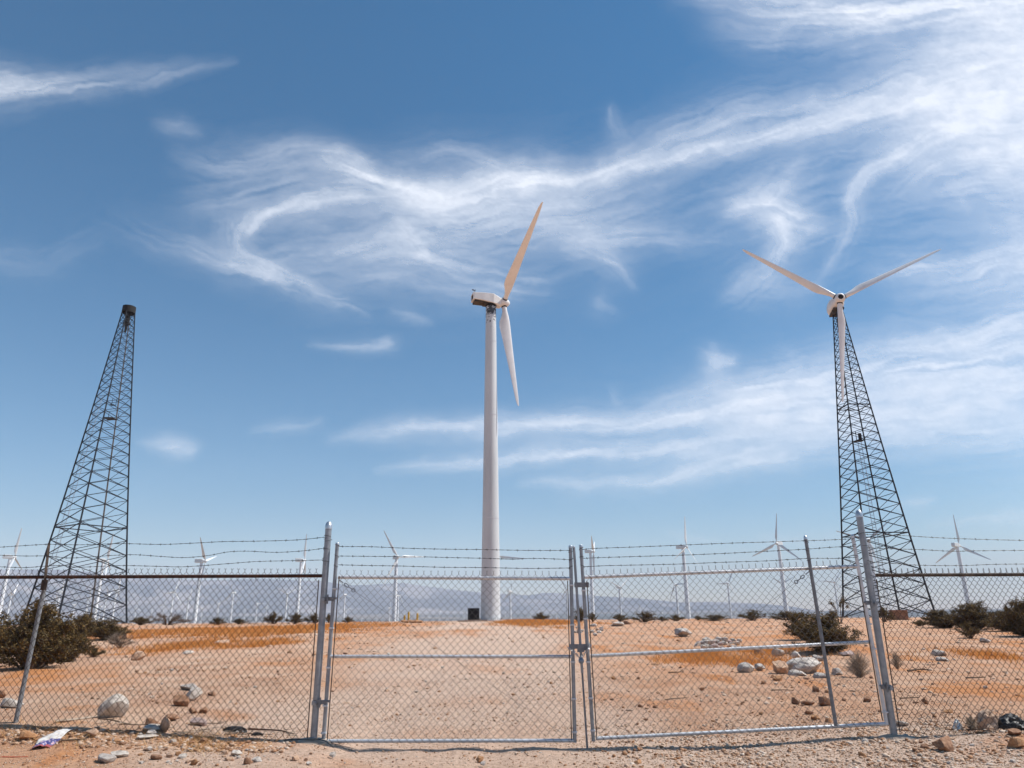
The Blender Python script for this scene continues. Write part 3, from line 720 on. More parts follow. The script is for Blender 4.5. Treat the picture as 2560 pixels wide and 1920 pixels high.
def ladder_part(root, p, q, mat, w=.42, step=.55):
    p, q = np.array(p, float), np.array(q, float); d = q - p; L = np.linalg.norm(d); d /= L
    s = np.cross(d, [0, 1, 0]); s /= np.linalg.norm(s); mb = MB()
    for k in (-1, 1): mb.tube([p + s * k * w / 2, q + s * k * w / 2], .035, 4)
    o = link('ladder', mb.mesh('ladder', mat), root)
    rg = MB(); rg.tube([(-w / 2, 0, 0), (w / 2, 0, 0)], .022, 4); rm = rg.mesh('rung', mat)
    ang = math.atan2(s[1], s[0])
    for k in range(int(L / step)):
        link('rung', rm, o, Matrix.Translation(tuple(p + d * (k + .5) * step)) @ Matrix.Rotation(ang, 4, 'Z'))

def bare_lattice():
    top = at_dist(323, 772, 95.0); bx, by = top[0], top[1]; bz = float(gz(bx, by)); H = top[2] - bz
    root = empty('lattice_tower', (bx, by, bz), 0)
    tag(root, 'bare dark steel lattice tower without a turbine, standing behind the left fence', 'lattice tower')
    az = math.atan2(bx, by)
    rot = -az - R(17.5)
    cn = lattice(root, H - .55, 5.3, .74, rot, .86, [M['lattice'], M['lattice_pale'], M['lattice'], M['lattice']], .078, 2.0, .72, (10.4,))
    mb = MB(); mb.tube([(0, 0, H - .62), (0, 0, H + .25)], [.78, .76], 28, cap=False); mb.tube([(0, 0, H + .22), (0, 0, H + .25)], [.76, .3], 28, cap=False)
    link('top_ring', mb.mesh('top_ring', M['black_steel'], 40), root)
    mb = MB(); mb.tube([(0, 0, H - 3.2), (0, 0, H - .6)], [.10, .34], 12); mb.box((0, 0, H - 2.0), (.7, .5, .25)); link('yaw_stub', mb.mesh('yaw_stub', M['black_steel'], 40), root)
    c0, c1 = cn(2, 0), cn(2, H * .7); i0 = c0 * .74; i1 = c1 * .74
    ladder_part(root, (i0.x, i0.y, .3), (i1.x, i1.y, H * .7), M['ladder'], .45, .8)
    for z, s in ((H * .62, 1.2), (H * .665, .5)):
        pb = MB(); pb.box((0, 0, z), (s, s, .06)); pb.tube([(s / 2, s / 2, z), (s / 2, s / 2, z + .9)], .03, 5); pb.tube([(-s / 2, s / 2, z), (-s / 2, s / 2, z + .9)], .03, 5)
        link('rest_platform', pb.mesh('rest_platform', M['black_steel']), root)
    for k in range(4):
        f = MB(); c = cn(k, 0); f.box((c.x, c.y, -.12), (.9, .9, .5)); link('footing', f.mesh('footing', M['concrete']), root)
bare_lattice()

def lattice_turbine():
    hub = at_dist(2099, 747, 90.0); psi = R(258); off = 1.75
    bx, by = hub[0] - math.cos(psi) * off, hub[1] - math.sin(psi) * off; bz = float(gz(bx, by)); H = hub[2] - bz
    root = empty('wind_turbine', (bx, by, bz), 0)
    tag(root, 'three bladed white wind turbine on a dark lattice tower behind the right gate post', 'wind turbine', 'near wind turbines')
    az = math.atan2(bx, by)
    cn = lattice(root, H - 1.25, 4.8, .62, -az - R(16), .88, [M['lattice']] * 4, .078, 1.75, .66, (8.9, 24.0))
    RZ = Matrix.Rotation(psi, 4, 'Z'); hl = Vector((math.cos(psi) * off, math.sin(psi) * off, H))
    LM = Matrix.Translation(hl) @ RZ
    ladder_part(root, (.15, -.1, .3), (.02, -.05, H * .53), M['ladder'], .40, .7)
    mb = MB(); mb.box((0, 0, H * .53), (.9, .8, .08)); mb.box((.25, .1, H * .53 + .5), (.3, .25, .9)); mb.tube([(-.4, -.3, H * .53), (-.4, -.3, H * .53 + 1.1)], .04, 5)
    link('rest_platform', mb.mesh('rest_platform', M['black_steel']), root)
    nc = MB(); rings = []
    for x, w, t, b in [(-4.4, .5, .30, -.25), (-4.3, 1.1, .62, -.50), (-3.8, 1.55, .86, -.62), (-2.8, 1.75, .96, -.68), (-1.8, 1.70, .92, -.70), (-1.0, 1.45, .74, -.66), (-.45, 1.08, .50, -.52)]:
        ring = []
        for k in range(20):
            a = 2 * math.pi * k / 20; cs, sn = math.cos(a), math.sin(a)
            e = .72
            ring.append((x, w / 2 * math.copysign(abs(cs) ** e, cs), (t + b) / 2 + (t - b) / 2 * math.copysign(abs(sn) ** e, sn)))
        rings.append(ring)
    nc.loft(rings); ncl = link('nacelle', nc.mesh('nacelle', M['nacelle'], 50), root, LM)
    bd = MB(); bd.box((-2.3, 0, -.80), (2.6, 1.25, .22)); bd.tube([(-off, 0, -1.35), (-off, 0, -.7)], [.62, .66], 20); link('machine_bed', bd.mesh('machine_bed', M['bed']), ncl)
    hb = MB(); pr = [(-.46, .56), (-.3, .62), (.25, .62), (.48, .55), (.60, .44), (.63, .34)]
    hb.tube([(x, 0, 0) for x, _ in pr], [r_ for _, r_ in pr], 22); hbl = link('hub', hb.mesh('hub', M['nacelle'], 40), root, LM)
    op = MB(); op.tube([(.628, 0, 0), (.640, 0, 0)], [.31, .31], 16); link('nose_opening', op.mesh('nose_opening', M['black_box']), hbl)
    bme = blade_mesh('blade', 13.4, M['blade'], 16, .28, .98)
    for k in range(3):
        b = link('blade', bme, root, LM @ blade_matrix(R(67) + k * 2 * math.pi / 3, R(1), R(62), Vector((0, 0, 0))))
        col = MB(); col.tube([(0, 0, .56), (0, 0, .70)], [.33, .325], 16); link('root_collar', col.mesh('root_collar', M['black_steel'], 40), b)
    for k in range(4):
        f = MB(); c = cn(k, 0); f.box((c.x, c.y, -.1), (.9, .9, .5)); link('footing', f.mesh('footing', M['concrete']), root)
lattice_turbine()

# distant turbines: one set of parts, shared by all
_b1 = blade_mesh('blade', 13.2, M['blade'], 10, .2, 1.25)
_tw = MB(); _tw.tube([(0, 0, 0), (0, 0, .33), (0, 0, .66), (0, 0, 1)], [1.12, .98, .80, .62], 24); _tw = _tw.mesh('tower', M['tower_far'], 50)
_nb = MB(); _nb.loft([ring_x(-4.6, 1.2, .9, -.5), ring_x(-4.5, 1.5, 1.0, -.6), ring_x(-1.6, 1.65, 1.0, -.7), ring_x(-.4, 1.05, .5, -.5, .2)]); _nb = _nb.mesh('nacelle', M['nacelle'], 35)
_hs = spinner_mesh('hub', .6, .6, M['nacelle'], 12)
def far_turbine(hub_px, D, psi, ph, pitch, label, group, cone=0.0, scale=1.0):
    hub = at_dist(hub_px[0], hub_px[1], D); psi = R(psi); off = 1.7 * scale
    bx, by = hub[0] - math.cos(psi) * off, hub[1] - math.sin(psi) * off
    bz = float(zvalley(np.array(bx), np.array(by), 0, np.array(math.hypot(bx, by)))) - .5 if math.hypot(bx, by) > 135 else float(gz(bx, by)) - .3
    H = (hub[2] - bz) / scale
    root = empty('wind_turbine', (bx, by, bz), psi); root.scale = (scale,) * 3
    tag(root, label, 'wind turbine', group)
    link('tower', _tw, root, Matrix.Diagonal((1, 1, H - .6, 1)))
    hl = Vector((1.7, 0, H))
    link('nacelle', _nb, root, Matrix.Translation(hl)); link('hub', _hs, root, Matrix.Translation(hl))
    for k in range(3): link('blade', _b1, root, blade_matrix(R(ph) + k * 2 * math.pi / 3, R(cone), R(pitch), hl))
G1, G2, G3 = 'large distant wind turbines beyond the crest', 'small distant wind turbines in the valley', 'tiny far off wind turbines on the valley floor'
for a in [
    ((37, 1393), 400, 20, 112, 10, 'white wind turbine at the far left edge, left of the leaning fence post', G1, 4),
    ((269, 1402), 400, 25, 104, 10, 'white wind turbine seen through the base of the bare lattice tower', G1, 4),
    ((514, 1403), 350, 2, 76, 20, 'white wind turbine above the middle of the left fence, one blade pointing right', G1),
    ((762, 1401), 380, 12, 117, 5, 'white wind turbine just left of the thick left gate post', G1),
    ((995, 1393), 320, 300, 88, 70, 'white wind turbine above the left gate with one blade pointing right', G1),
    ((1241, 1390), 330, 75, 24, 80, 'white wind turbine half hidden behind the big tubular tower', G1),
    ((1484, 1379), 380, 350, 62, 10, 'white wind turbine just right of the middle gate uprights, nacelle pointing left', G1),
    ((1716, 1367), 320, 320, 4, 60, 'white wind turbine over the middle of the right gate, tall blade straight up', G1),
    ((1941, 1358), 340, 225, 8, 70, 'white wind turbine left of the bolted upright of the right gate', G1),
    ((2172, 1350), 345, 250, 50, 60, 'white wind turbine hidden behind the thick right gate post', G1),
    ((2398, 1364), 360, 30, 0, 70, 'white wind turbine at the far right above the fence, blades like a spread Y', G1),
    ((1279, 1479), 600, 50, 4, 60, 'small white turbine just right of the big tubular tower', G2),
    ((1552, 1469), 600, 305, 52, 70, 'small white turbine left of the tall one over the right gate, two blades raised', G2),
    ((1686, 1462), 600, 215, 88, 70, 'small white turbine close beside the tall one over the right gate', G2),
    ((1821, 1458), 690, 275, 28, 70, 'small white turbine in the right gate, one blade level to the left', G2),
    ((2087, 1455), 760, 262, 36, 70, 'small white turbine at the left foot of the lattice tower turbine', G2),
    ((1957, 1459), 720, 240, 62, 70, 'small white turbine mostly hidden behind the tall one right of the right gate', G2),
    ((580, 1482), 760, 245, 108, 60, 'small white turbine under the middle of the left fence, blade pointing right', G2),
    ((719, 1485), 740, 300, 60, 60, 'small white turbine just left of the tall one by the left gate post', G2),
    ((860, 1487), 780, 250, 108, 60, 'small white turbine beside the left upright of the left gate', G2),
    ((437, 1480), 760, 330, 20, 60, 'small white turbine right of the bare lattice tower, left of a dark shrub clump', G2),
    ((475, 1497), 800, 340, 8, 40, 'small white turbine close left of the tall one in the left fence bay', G2),
    ((999, 1489), 640, 55, 92, 60, 'small white turbine right behind the tower of the one above the left gate', G2),
    ((977, 1520), 1150, 40, 10, 50, 'very small white turbine left behind the tower of the one above the left gate', G2),
    ((642, 1509), 1050, 270, 92, 60, 'very small white turbine left of the dark crest shrubs in the left fence bay', G2),
    ((546, 1509), 1150, 270, 65, 60, 'very small white turbine above a round crest shrub in the left fence bay', G2),
    ((297, 1476), 700, 20, 5, 30, 'small white turbine inside the right leg of the bare lattice tower', G2),
    ((271, 1490), 850, 15, 70, 30, 'small white turbine between the legs of the bare lattice tower, nearest its centre', G2),
    ((226, 1495), 900, 15, 100, 30, 'small white turbine between the two left legs of the bare lattice tower', G2),
    ((156, 1479), 760, 20, 0, 30, 'small white turbine above the large left shrub', G2),
    ((145, 1497), 950, 20, 50, 30, 'very small white turbine above the large left shrub, right beside another', G2),
    ((34, 1487), 800, 20, 40, 30, 'small white turbine above the large left shrub at the left edge', G2),
    ((1416, 1474), 690, 90, 30, 60, 'small white turbine behind the right upright of the left gate', G2),
]: far_turbine(*a)
for k, (x, y, D) in enumerate([(1071, 1541, 2300), (1120, 1541, 2300), (1263, 1532, 1900), (1328, 1534, 1900), (1355, 1533, 1800), (1375, 1538, 2000), (1393, 1534, 1600), (1636, 1535, 1500), (1656, 1533, 1900),
        (1746, 1535, 1500), (1839, 1529, 1300), (944, 1538, 2100), (722, 1519, 1500), (342, 1520, 1500), (382, 1525, 1700), (866, 1524, 1600), (2528, 1520, 1400), (2300, 1530, 1700), (905, 1548, 2500), (1700, 1532, 1700), (410, 1512, 1300), (508, 1521, 1500), (612, 1523, 1600), (668, 1518, 1400), (780, 1520, 1500), (120, 1508, 1200), (190, 1512, 1300), (250, 1516, 1400), (1100, 1530, 1800), (1160, 1527, 1700), (1480, 1528, 1700), (1590, 1530, 1800), (1600, 1520, 1500), (2060, 1526, 1600)]):
    far_turbine((x, y), D, [300, 40, 260, 330, 70][k % 5], (k * 37) % 120, 60, 'tiny white turbine far off on the hazy valley floor', G3)

# ------------------------------------------------------------------ fence and gates (all in the vertical plane FY metres away)
FY = 8.7
def fp(px, py, dy=0.0):
    return at(px, py, FY + dy)
def fabric(name, x0, x1, ztop, zbot, w, h, r, mat, parent, dy=-.026, seed=0, barb=.028):
    mb = MB(); c = w / 2; n = int((x1 - x0) / c)
    nj = int((ztop(x0) - zbot(x0) + ztop(x1) - zbot(x1)) / h) + 12
    CC, JJ = np.meshgrid(np.arange(n + 2), np.arange(nj), indexing='ij')
    XX = x0 + CC * c; ZZ = np.array([ztop(x0 + k * c) for k in range(n + 2)])[:, None] - JJ * h / 2
    NP = np.stack([XX + .006 * vnoise(XX * 1.3 + seed, ZZ * 1.7, seed) + .003 * vnoise(XX * 9 + seed, ZZ * 9, seed + 3),
                   FY + dy + .012 * vnoise(XX * .8, ZZ * 1.1, seed + 9), ZZ + .006 * vnoise(XX * 1.1, ZZ * 1.9 + seed, seed + 7)], -1)
    ZB = [zbot(x0 + k * c) for k in range(n + 2)]
    for i in range(n):
        pts = []; j = 0
        while True:
            left = (i + j) % 2 == 0
            if j >= nj: break
            p = NP[i if left else i + 1, j]
            if p[2] < ZB[i] - .02: break
            p = p + np.array([-.0025 if left else .0025, .003 if left else -.003, 0])
            pts.append(p); j += 1
        if len(pts) < 2: continue
        path = [pts[0]]
        for a, b in zip(pts[:-1], pts[1:]):
            path.append(a + (b - a) * .10); path.append(a + (b - a) * .90)
        path.append(pts[-1])
        if i % 2 == 0 or True:
            left = i % 2 == 0
            top = pts[0]; s = 1 if left else -1
            if barb: path = [top + np.array([s * .012 + .002 * ((i * 7) % 5 - 2), s * .008, barb + .012]), top + np.array([s * .001, s * .003, barb * .8])] + path
        mb.tube(path, r, 3, cap=False)
    o = wpart(name, mb, mat, parent, None); o['kind'] = 'stuff'
    return o
def line_z(p, q):
    return lambda x: p[2] + (q[2] - p[2]) * (x - p[0]) / (q[0] - p[0])
def catmull(pts, n=10):
    P = [np.asarray(p, float) for p in pts]; P = [2 * P[0] - P[1]] + P + [2 * P[-1] - P[-2]]; out = []
    for i in range(1, len(P) - 2):
        for k in range(n):
            t = k / n; a, b, c, d = P[i - 1], P[i], P[i + 1], P[i + 2]
            out.append(.5 * (2 * b + (c - a) * t + (2 * a - 5 * b + 4 * c - d) * t * t + (3 * b - a - 3 * c + d) * t ** 3))
    out.append(P[-2]); return out
def barbed(pxs, parent, dy=-.03, seed=0):
    rnd = random.Random(seed); pts = catmull([fp(a, b, dy) for a, b in pxs], 14)
    mb = MB()
    for s in (0, 1):                                       # two twisted strands
        tw = []
        for k, p in enumerate(pts):
            a = k * 1.3 + s * math.pi; tw.append(p + np.array([0, .0018 * math.cos(a), .0018 * math.sin(a)]))
        mb.tube(tw, .0024, 3)
    acc = .05
    for a, b in zip(pts[:-1], pts[1:]):
        L = np.linalg.norm(b - a); u = (b - a) / max(L, 1e-9)
        while acc < L:
            p = a + u * acc
            for s in range(2):                             # four prongs and a wrap
                t = rnd.uniform(0, math.pi); d = np.array([.25 * rnd.choice((-1, 1)), math.cos(t) * .5, math.sin(t)]); d /= np.linalg.norm(d)
                mb.tube([p + u * .006 * (s - .5) - d * .015, p + u * .006 * (s - .5) + d * .015], .0016, 3)
            mb.tube([p - u * .009, p + u * .009], .0046, 5)
            acc += .125 + rnd.uniform(-.01, .01)
        acc -= L
    return wpart('barbed_wire', mb, M['barb'], parent, None)
def pole(name, p, q, r, mat, parent, n=20, cap=None):
    p, q = np.asarray(p), np.asarray(q)
    mb = MB(); mb.tube([p + (q - p) * t for t in (0, .25, .5, .75, 1)], r, n)
    o = wpart(name, mb, mat, parent, 40)
    if cap:
        d = (q - p) / np.linalg.norm(q - p); cb = MB()
        pr = [(-.05, 1.10), (-.005, 1.10), (0, 1.02), (.018, .90), (.032, .66), (.040, .34), (.042, .05)] if cap == 'dome' else [(-.035, 1.08), (.0, 1.08), (.008, .95), (.010, .1)]
        cb.tube([q + d * a * (r / .038) for a, _ in pr], [r * k for _, k in pr], n); wpart('post_cap', cb, M['zinc_cap'], o, 50)
    return o
def tie(post, px, py, r, parent, seed=0, turns=1.6, dy=0.0):
    c = fp(px, py, dy); rnd = random.Random(seed); pts = []
    for k in range(int(turns * 12)):
        a = k / 12 * 2 * math.pi + rnd.uniform(0, .3) + 1.0
        pts.append(c + np.array([(r + .004) * math.cos(a), (r + .004) * math.sin(a), .022 * math.sin(a * .5 + seed) + rnd.uniform(-.002, .002)]))
    mb = MB(); mb.tube(pts, .0026, 4); return wpart('wire_tie', mb, M['barb'], parent, None)
def band(c, r, w, parent, mat=None, name='hinge_band'):
    mb = MB(); pr = [(-w, r + .001), (-w, r + .007), (w, r + .007), (w, r + .001)]
    mb.tube([c + np.array([0, 0, a]) for a, _ in pr], [b for _, b in pr], 20, cap=False)
    mb.box(c + np.array([0, -r - .012, 0]), (.028, .03, w * 1.5)); mb.tube([c + np.array([-.025, -r - .014, 0]), c + np.array([.025, -r - .014, 0])], .007, 6)
    return wpart(name, mb, mat or M['galv'], parent, 40)
def bracket(p, q, parent, name='hinge'):
    p, q = np.asarray(p), np.asarray(q); m = (p + q) / 2; mb = MB()
    mb.box(m + np.array([0, -.035, 0]), (abs(q[0] - p[0]) + .03, .012, .045)); mb.tube([m + np.array([0, -.05, -.055]), m + np.array([0, -.05, .05])], .011, 8)
    mb.tube([q + np.array([-.03, -.036, 0]), q + np.array([.035, -.036, 0])], .010, 8); mb.box(q + np.array([.04, -.036, 0]), (.015, .026, .026))
    return wpart(name, mb, M['galv_dull'], parent, 40)
def footing(c, parent, w=.26, seed=0):
    mb = MB(); rings = []
    for rr, zz in ((1.0, -.12), (.90, -.012), (.66, .010), (.30, .026), (.02, .030)):
        rings.append([(c[0] + w * rr * math.cos(a) * (1 + .14 * math.sin(3 * a + seed)), c[1] + w * rr * .8 * math.sin(a), float(gz(c[0], c[1])) + zz) for a in np.linspace(0, 2 * math.pi, 22)[:-1]])
    mb.loft(rings); return wpart('concrete_footing', mb, M['concrete'], parent, 60)

# left fence bay
LF = empty('chain_link_fence', (-4.4, FY, 0)); tag(LF, 'chain link fence bay on the left with rusty top rail and three barbed wire strands', 'fence', 'fence bays beside the gate')
pL0, pL1 = fp(785, 1866), fp(822, 1312)
pL0[2] = -.25
pole('gate_post', (pL1[0], FY, -.3), pL1, .038, M['galv'], LF, 28, 'dome')
footing((pL1[0] - .02, FY), LF, .25)
lp = fp(112, 1446); lb = fp(31, 1815)
pole('line_post', (lb[0] , FY + .03, -.1), (lp[0], FY + .03, lp[2] - .02), .024, M['old_post'], LF)
ext = MB(); e0, e1 = fp(111, 1462, -.01), fp(122.5, 1358, -.01); ext.tube([e0, e1], .017, 4); ext.box((e0[0] - .004, e0[1], e0[2]), (.055, .03, .12)); wpart('extension_arm', ext, M['rust_pale'], LF)
ra, rb_ = fp(-80, 1443.5), fp(806, 1439.5); pole('top_rail', ra, rb_, .0195, M['rust'], LF)
rp = fp(806, 1439.5); 
zt = line_z(fp(-80, 1432), fp(800, 1430)); fabric('chain_link_mesh', ra[0], pL1[0] - .05, zt, lambda x: float(gz(x, FY)) + .0, .0765, .0875, .0027, M['wire_dark'], LF, seed=1)
tb = MB(); tb.tube([fp(797, 1450, -.03), fp(768, 1846, -.03)], .006, 6); wpart('tension_bar', tb, M['rust_pale'], LF)
for k, w in enumerate([[(-80, 1373), (0, 1368), (60, 1364), (122, 1361), (200, 1362), (300, 1359), (400, 1361), (480, 1358), (560, 1354), (640, 1353), (740, 1350), (812, 1343)],
          [(-80, 1388), (0, 1388), (60, 1390), (120, 1390), (170, 1395), (230, 1392), (290, 1388), (340, 1387), (400, 1391), (460, 1394), (520, 1389), (570, 1380), (620, 1378), (690, 1381), (760, 1377), (815, 1370)],
          [(-80, 1415), (0, 1417), (60, 1419), (120, 1415), (160, 1414), (200, 1418), (300, 1414), (400, 1416), (460, 1417), (560, 1410), (640, 1404), (720, 1402), (808, 1400)]]):
    barbed(w, LF, seed=k)
for k, (x, y) in enumerate(((819, 1343), (817, 1371), (815, 1399), (821, 1349))): tie(None, x, y, .038, LF, k)
for k, x in enumerate((60, 300, 455, 640, 700)):
    c = fp(x, 1441); mb = MB(); mb.tube([c + np.array([.002 * math.sin(a * 3), .024 * math.cos(a) - .004, .026 * math.sin(a)]) for a in np.linspace(0, 5.6, 14)] + [c + np.array([.01, -.035, -.05])], .0022, 4); wpart('wire_tie', mb, M['barb'], LF, None)

# right fence bay
RF = empty('chain_link_fence', (5.2, FY, 0)); tag(RF, 'chain link fence bay on the right edge with brown weathered top rail and barbed wire', 'fence', 'fence bays beside the gate')
pR1 = fp(2147, 1283)
pole('gate_post', (pR1[0], FY, -.3), pR1, .038, M['galv'], RF, 28, 'dome'); footing((pR1[0], FY - .02), RF, .27, 2)
ra, rb_ = fp(2190, 1438), fp(2660, 1436); pole('top_rail', ra, rb_, .0195, M['rust_pale'], RF)
fabric('chain_link_mesh', pR1[0] + .05, rb_[0], line_z(fp(2190, 1430), fp(2660, 1428)), lambda x: float(gz(x, FY)) + .0, .0685, .0865, .0027, M['wire_dark'], RF, seed=5)
tb = MB(); tb.tube([fp(2191, 1448, -.03), fp(2250, 1830, -.03)], .006, 6); wpart('tension_bar', tb, M['rust_pale'], RF)
for k, w in enumerate([[(2158, 1336), (2200, 1337), (2260, 1339), (2340, 1344), (2440, 1348), (2560, 1351), (2660, 1353)], [(2163, 1369), (2230, 1372), (2300, 1374), (2380, 1378), (2440, 1377), (2560, 1376), (2660, 1376)], [(2170, 1404), (2240, 1409), (2300, 1413), (2400, 1414), (2480, 1411), (2560, 1410), (2660, 1409)]]):
    barbed(w, RF, seed=20 + k)
for k, (x, y) in enumerate(((2155, 1336), (2162, 1369), (2169, 1404), (2175, 1436), (2183, 1466), (2230, 1750), (2240, 1826))): tie(None, x, y, .038, RF, k + 11, 1.2)
for k, x in enumerate((2200, 2240, 2300, 2400, 2500)):
    c = fp(x, 1437); mb = MB(); mb.tube([c + np.array([.003 * math.sin(a * 3), .024 * math.cos(a) - .004, .026 * math.sin(a)]) for a in np.linspace(0, 6.0, 14)], .0022, 4); wpart('wire_tie', mb, M['barb'], RF, None)

def wrap(a, b, parent, pitch, r=.0205, dy=0.0):
    """wire laced round a rail"""
    a, b = fp(*a, dy), fp(*b, dy); L = np.linalg.norm(b - a); mb = MB(); n = int(L / pitch * 8); pts = []
    for k in range(n):
        t = k / n; an = k / 8 * 2 * math.pi
        pts.append(a + (b - a) * t + np.array([0, (r + .003) * math.cos(an), (r + .003) * math.sin(an)]))
    mb.tube(pts, .0019, 3, cap=False); return wpart('lacing_wire', mb, M['wire_light'], parent, None)
def turnbuckle(p, q, end, parent):
    p, q, end = np.asarray(p), np.asarray(q), np.asarray(end); u = (q - p) / np.linalg.norm(q - p); s = np.cross(u, [0, 1, 0])
    cab = MB(); cab.tube([q, end], .0017, 4); o = wpart('brace_cable', cab, M['wire_light'], parent, None)
    mb = MB(); mb.tube([p - u * .06, p], .006, 6); mb.tube([q - u * .04, q], .006, 6)
    for k in (-1, 1): mb.tube([p + u * .02, p + u * .035 + s * k * .014, q - u * .06 + s * k * .014, q - u * .045], .0055, 6)
    ring = [q + u * .022 + .020 * (math.cos(a) * u + math.sin(a) * s) for a in np.linspace(0, 2 * math.pi, 17)[:-1]]; mb.tube(ring, .005, 6, closed=True)
    wpart('turnbuckle', mb, M['galv_dull'], o, 60)

# left gate leaf
LG = empty('gate_leaf', (-.5, FY, 0)); tag(LG, 'left chain link gate leaf with one mid rail, beside the thick left post', 'gate', 'gate leaves')
pole('upright', fp(808, 1858), fp(843.5, 1358), .0215, M['galv'], LG, 20, 'flat')
pole('upright', fp(1437, 1856), fp(1426, 1365), .0215, M['galv'], LG, 20, 'flat')
for a, b in (((845, 1443), (1426, 1446.5)), ((824, 1641), (1430, 1641.5)), ((812, 1852.5), (1435, 1851.5))):
    pole('rail', fp(*a), fp(*b), .0190, M['galv_rail'], LG)
gx0, gx1 = fp(846, 1450)[0] + .02, fp(1426, 1450)[0] - .02
fabric('chain_link_mesh', gx0, gx1, line_z(fp(845, 1434), fp(1426, 1437)), lambda x: .03, .0825, .0865, .0020, M['wire_light'], LG, seed=9)
wrap((850, 1443), (1420, 1446.5), LG, .085); wrap((830, 1641), (1424, 1641.5), LG, .085); wrap((818, 1852.5), (1430, 1851.5), LG, .085)
tb = MB(); tb.tube([fp(848, 1440, -.03), fp(818, 1850, -.03)], .006, 6); wpart('tension_bar', tb, M['rust_pale'], LG)
tb = MB(); tb.tube([fp(1419, 1452, -.03), fp(1429, 1850, -.03)], .006, 6); wpart('tension_bar', tb, M['rust_pale'], LG)
for y, x0, x1 in ((1472, 838, 844), (1570, 829, 837), (1669, 822, 830), (1764, 814, 823), (1832, 810, 819)):
    band(fp(x0, y), .0215, .010, LG, M['galv_rail'], 'clamp'); 
for y in (1463, 1562, 1655, 1747, 1830):
    band(fp(1426 + (y - 1365) * 11 / 491, y), .0215, .010, LG, M['galv_rail'], 'clamp')
for k, w in enumerate([[(846, 1366), (930, 1367), (1030, 1371), (1120, 1373), (1210, 1374), (1320, 1376), (1426, 1376)], [(845, 1390), (940, 1391), (1050, 1392), (1130, 1394), (1220, 1396), (1280, 1398), (1340, 1396), (1426, 1399)], [(845, 1412), (930, 1414), (1000, 1415), (1100, 1418), (1210, 1419), (1320, 1421), (1426, 1420)]]):
    barbed(w, LG, seed=40 + k)
for k, (x, y) in enumerate(((843, 1366), (842, 1390), (840, 1412), (1426, 1376), (1427, 1398), (1427, 1420))): tie(None, x, y, .0215, LG, k + 31, 1.1)
turnbuckle(fp(858, 1457, -.04), fp(880, 1473, -.04), fp(1426, 1848, -.04), LG)
for (a, b) in (((810, 1499), (833, 1496)), ((789, 1757), (816, 1752))):
    band(fp(*a), .038, .022, LG); bracket(fp(*a), fp(*b), LG)

# right gate leaf
RG = empty('gate_leaf', (2.5, FY, 0)); tag(RG, 'right chain link gate leaf with an extra upright, rising towards the right post', 'gate', 'gate leaves')
pole('upright', fp(1483.5, 1853), fp(1452, 1363), .0205, M['galv'], RG, 20, 'flat')
pole('upright', fp(2217, 1812), fp(2131, 1337), .0205, M['galv_rail'], RG, 20, 'flat')
pole('upright', fp(2090, 1815, -.045), fp(2013.5, 1343, -.045), .0200, M['galv_dull'], RG, 20, 'dome')
for a, b in (((1462, 1443), (2143, 1416)), ((1476, 1640), (2174, 1605)), ((1490, 1846), (2214, 1809.5))):
    pole('rail', fp(*a), fp(*b), .0190, M['galv_rail'], RG)
gx0, gx1 = fp(1462, 1450)[0] + .02, fp(2143, 1425)[0] - .02
lo = line_z(fp(1490, 1846), fp(2214, 1809.5))
fabric('chain_link_mesh', gx0, gx1, line_z(fp(1462, 1434), fp(2143, 1407)), lambda x: lo(x) - .05, .0805, .0865, .0020, M['wire_light'], RG, seed=14)
wrap((1466, 1443), (2138, 1416), RG, .085); wrap((1482, 1640), (2168, 1605), RG, .085); wrap((1498, 1846), (2208, 1809.5), RG, .085)
tb = MB(); tb.tube([fp(1467, 1452, -.03), fp(1492, 1845, -.03)], .006, 6); wpart('tension_bar', tb, M['rust_pale'], RG)
tb = MB(); tb.tube([fp(2146, 1440, -.03), fp(2206, 1800, -.03)], .006, 6); wpart('tension_bar', tb, M['rust_pale'], RG)
for y in (1476, 1547, 1655, 1745, 1826): band(fp(1452 + (y - 1363) * 31.5 / 490, y), .0205, .010, RG, M['galv_rail'], 'clamp')
for y in (1560, 1622, 1780): band(fp(2131 + (y - 1337) * 86 / 475, y), .0205, .010, RG, M['galv_rail'], 'clamp')
for k, w in enumerate([[(1455, 1374), (1490, 1371), (1600, 1367), (1700, 1363), (1820, 1358), (1920, 1355), (2010, 1352), (2070, 1350), (2132, 1347)], [(1457, 1396), (1500, 1394), (1600, 1391), (1700, 1388), (1800, 1384), (1900, 1379), (2015, 1373), (2080, 1368), (2136, 1366)], [(1459, 1417), (1520, 1414), (1620, 1412), (1700, 1410), (1800, 1406), (1920, 1402), (2020, 1396), (2090, 1396), (2142, 1393)]]):
    barbed(w, RG, seed=50 + k)
for k, (x, y) in enumerate(((1453, 1373), (1454, 1396), (1456, 1417), (2016, 1352), (2019, 1373), (2022, 1397), (2133, 1347), (2136, 1366), (2140, 1393))): tie(None, x, y, .0205, RG, k + 61, 1.1, -.045 if 2010 < x < 2030 else 0)
turnbuckle(fp(2014, 1436, -.04), fp(1994, 1452, -.04), fp(1497, 1835, -.04), RG)
for (a, b) in (((2184, 1508), (2163, 1506)), ((2222, 1720), (2202, 1713))):
    band(fp(*a), .038, .022, RG); bracket(fp(*a), fp(*b), RG)
dr = pole('drop_rod', fp(1455.5, 1682), fp(1434.5, 1366), .0155, M['galv'], RG, 16, 'flat')
pole('rod_tip', fp(1468.5, 1876), fp(1455.5, 1680), .0115, M['galv_dull'], RG, 12)
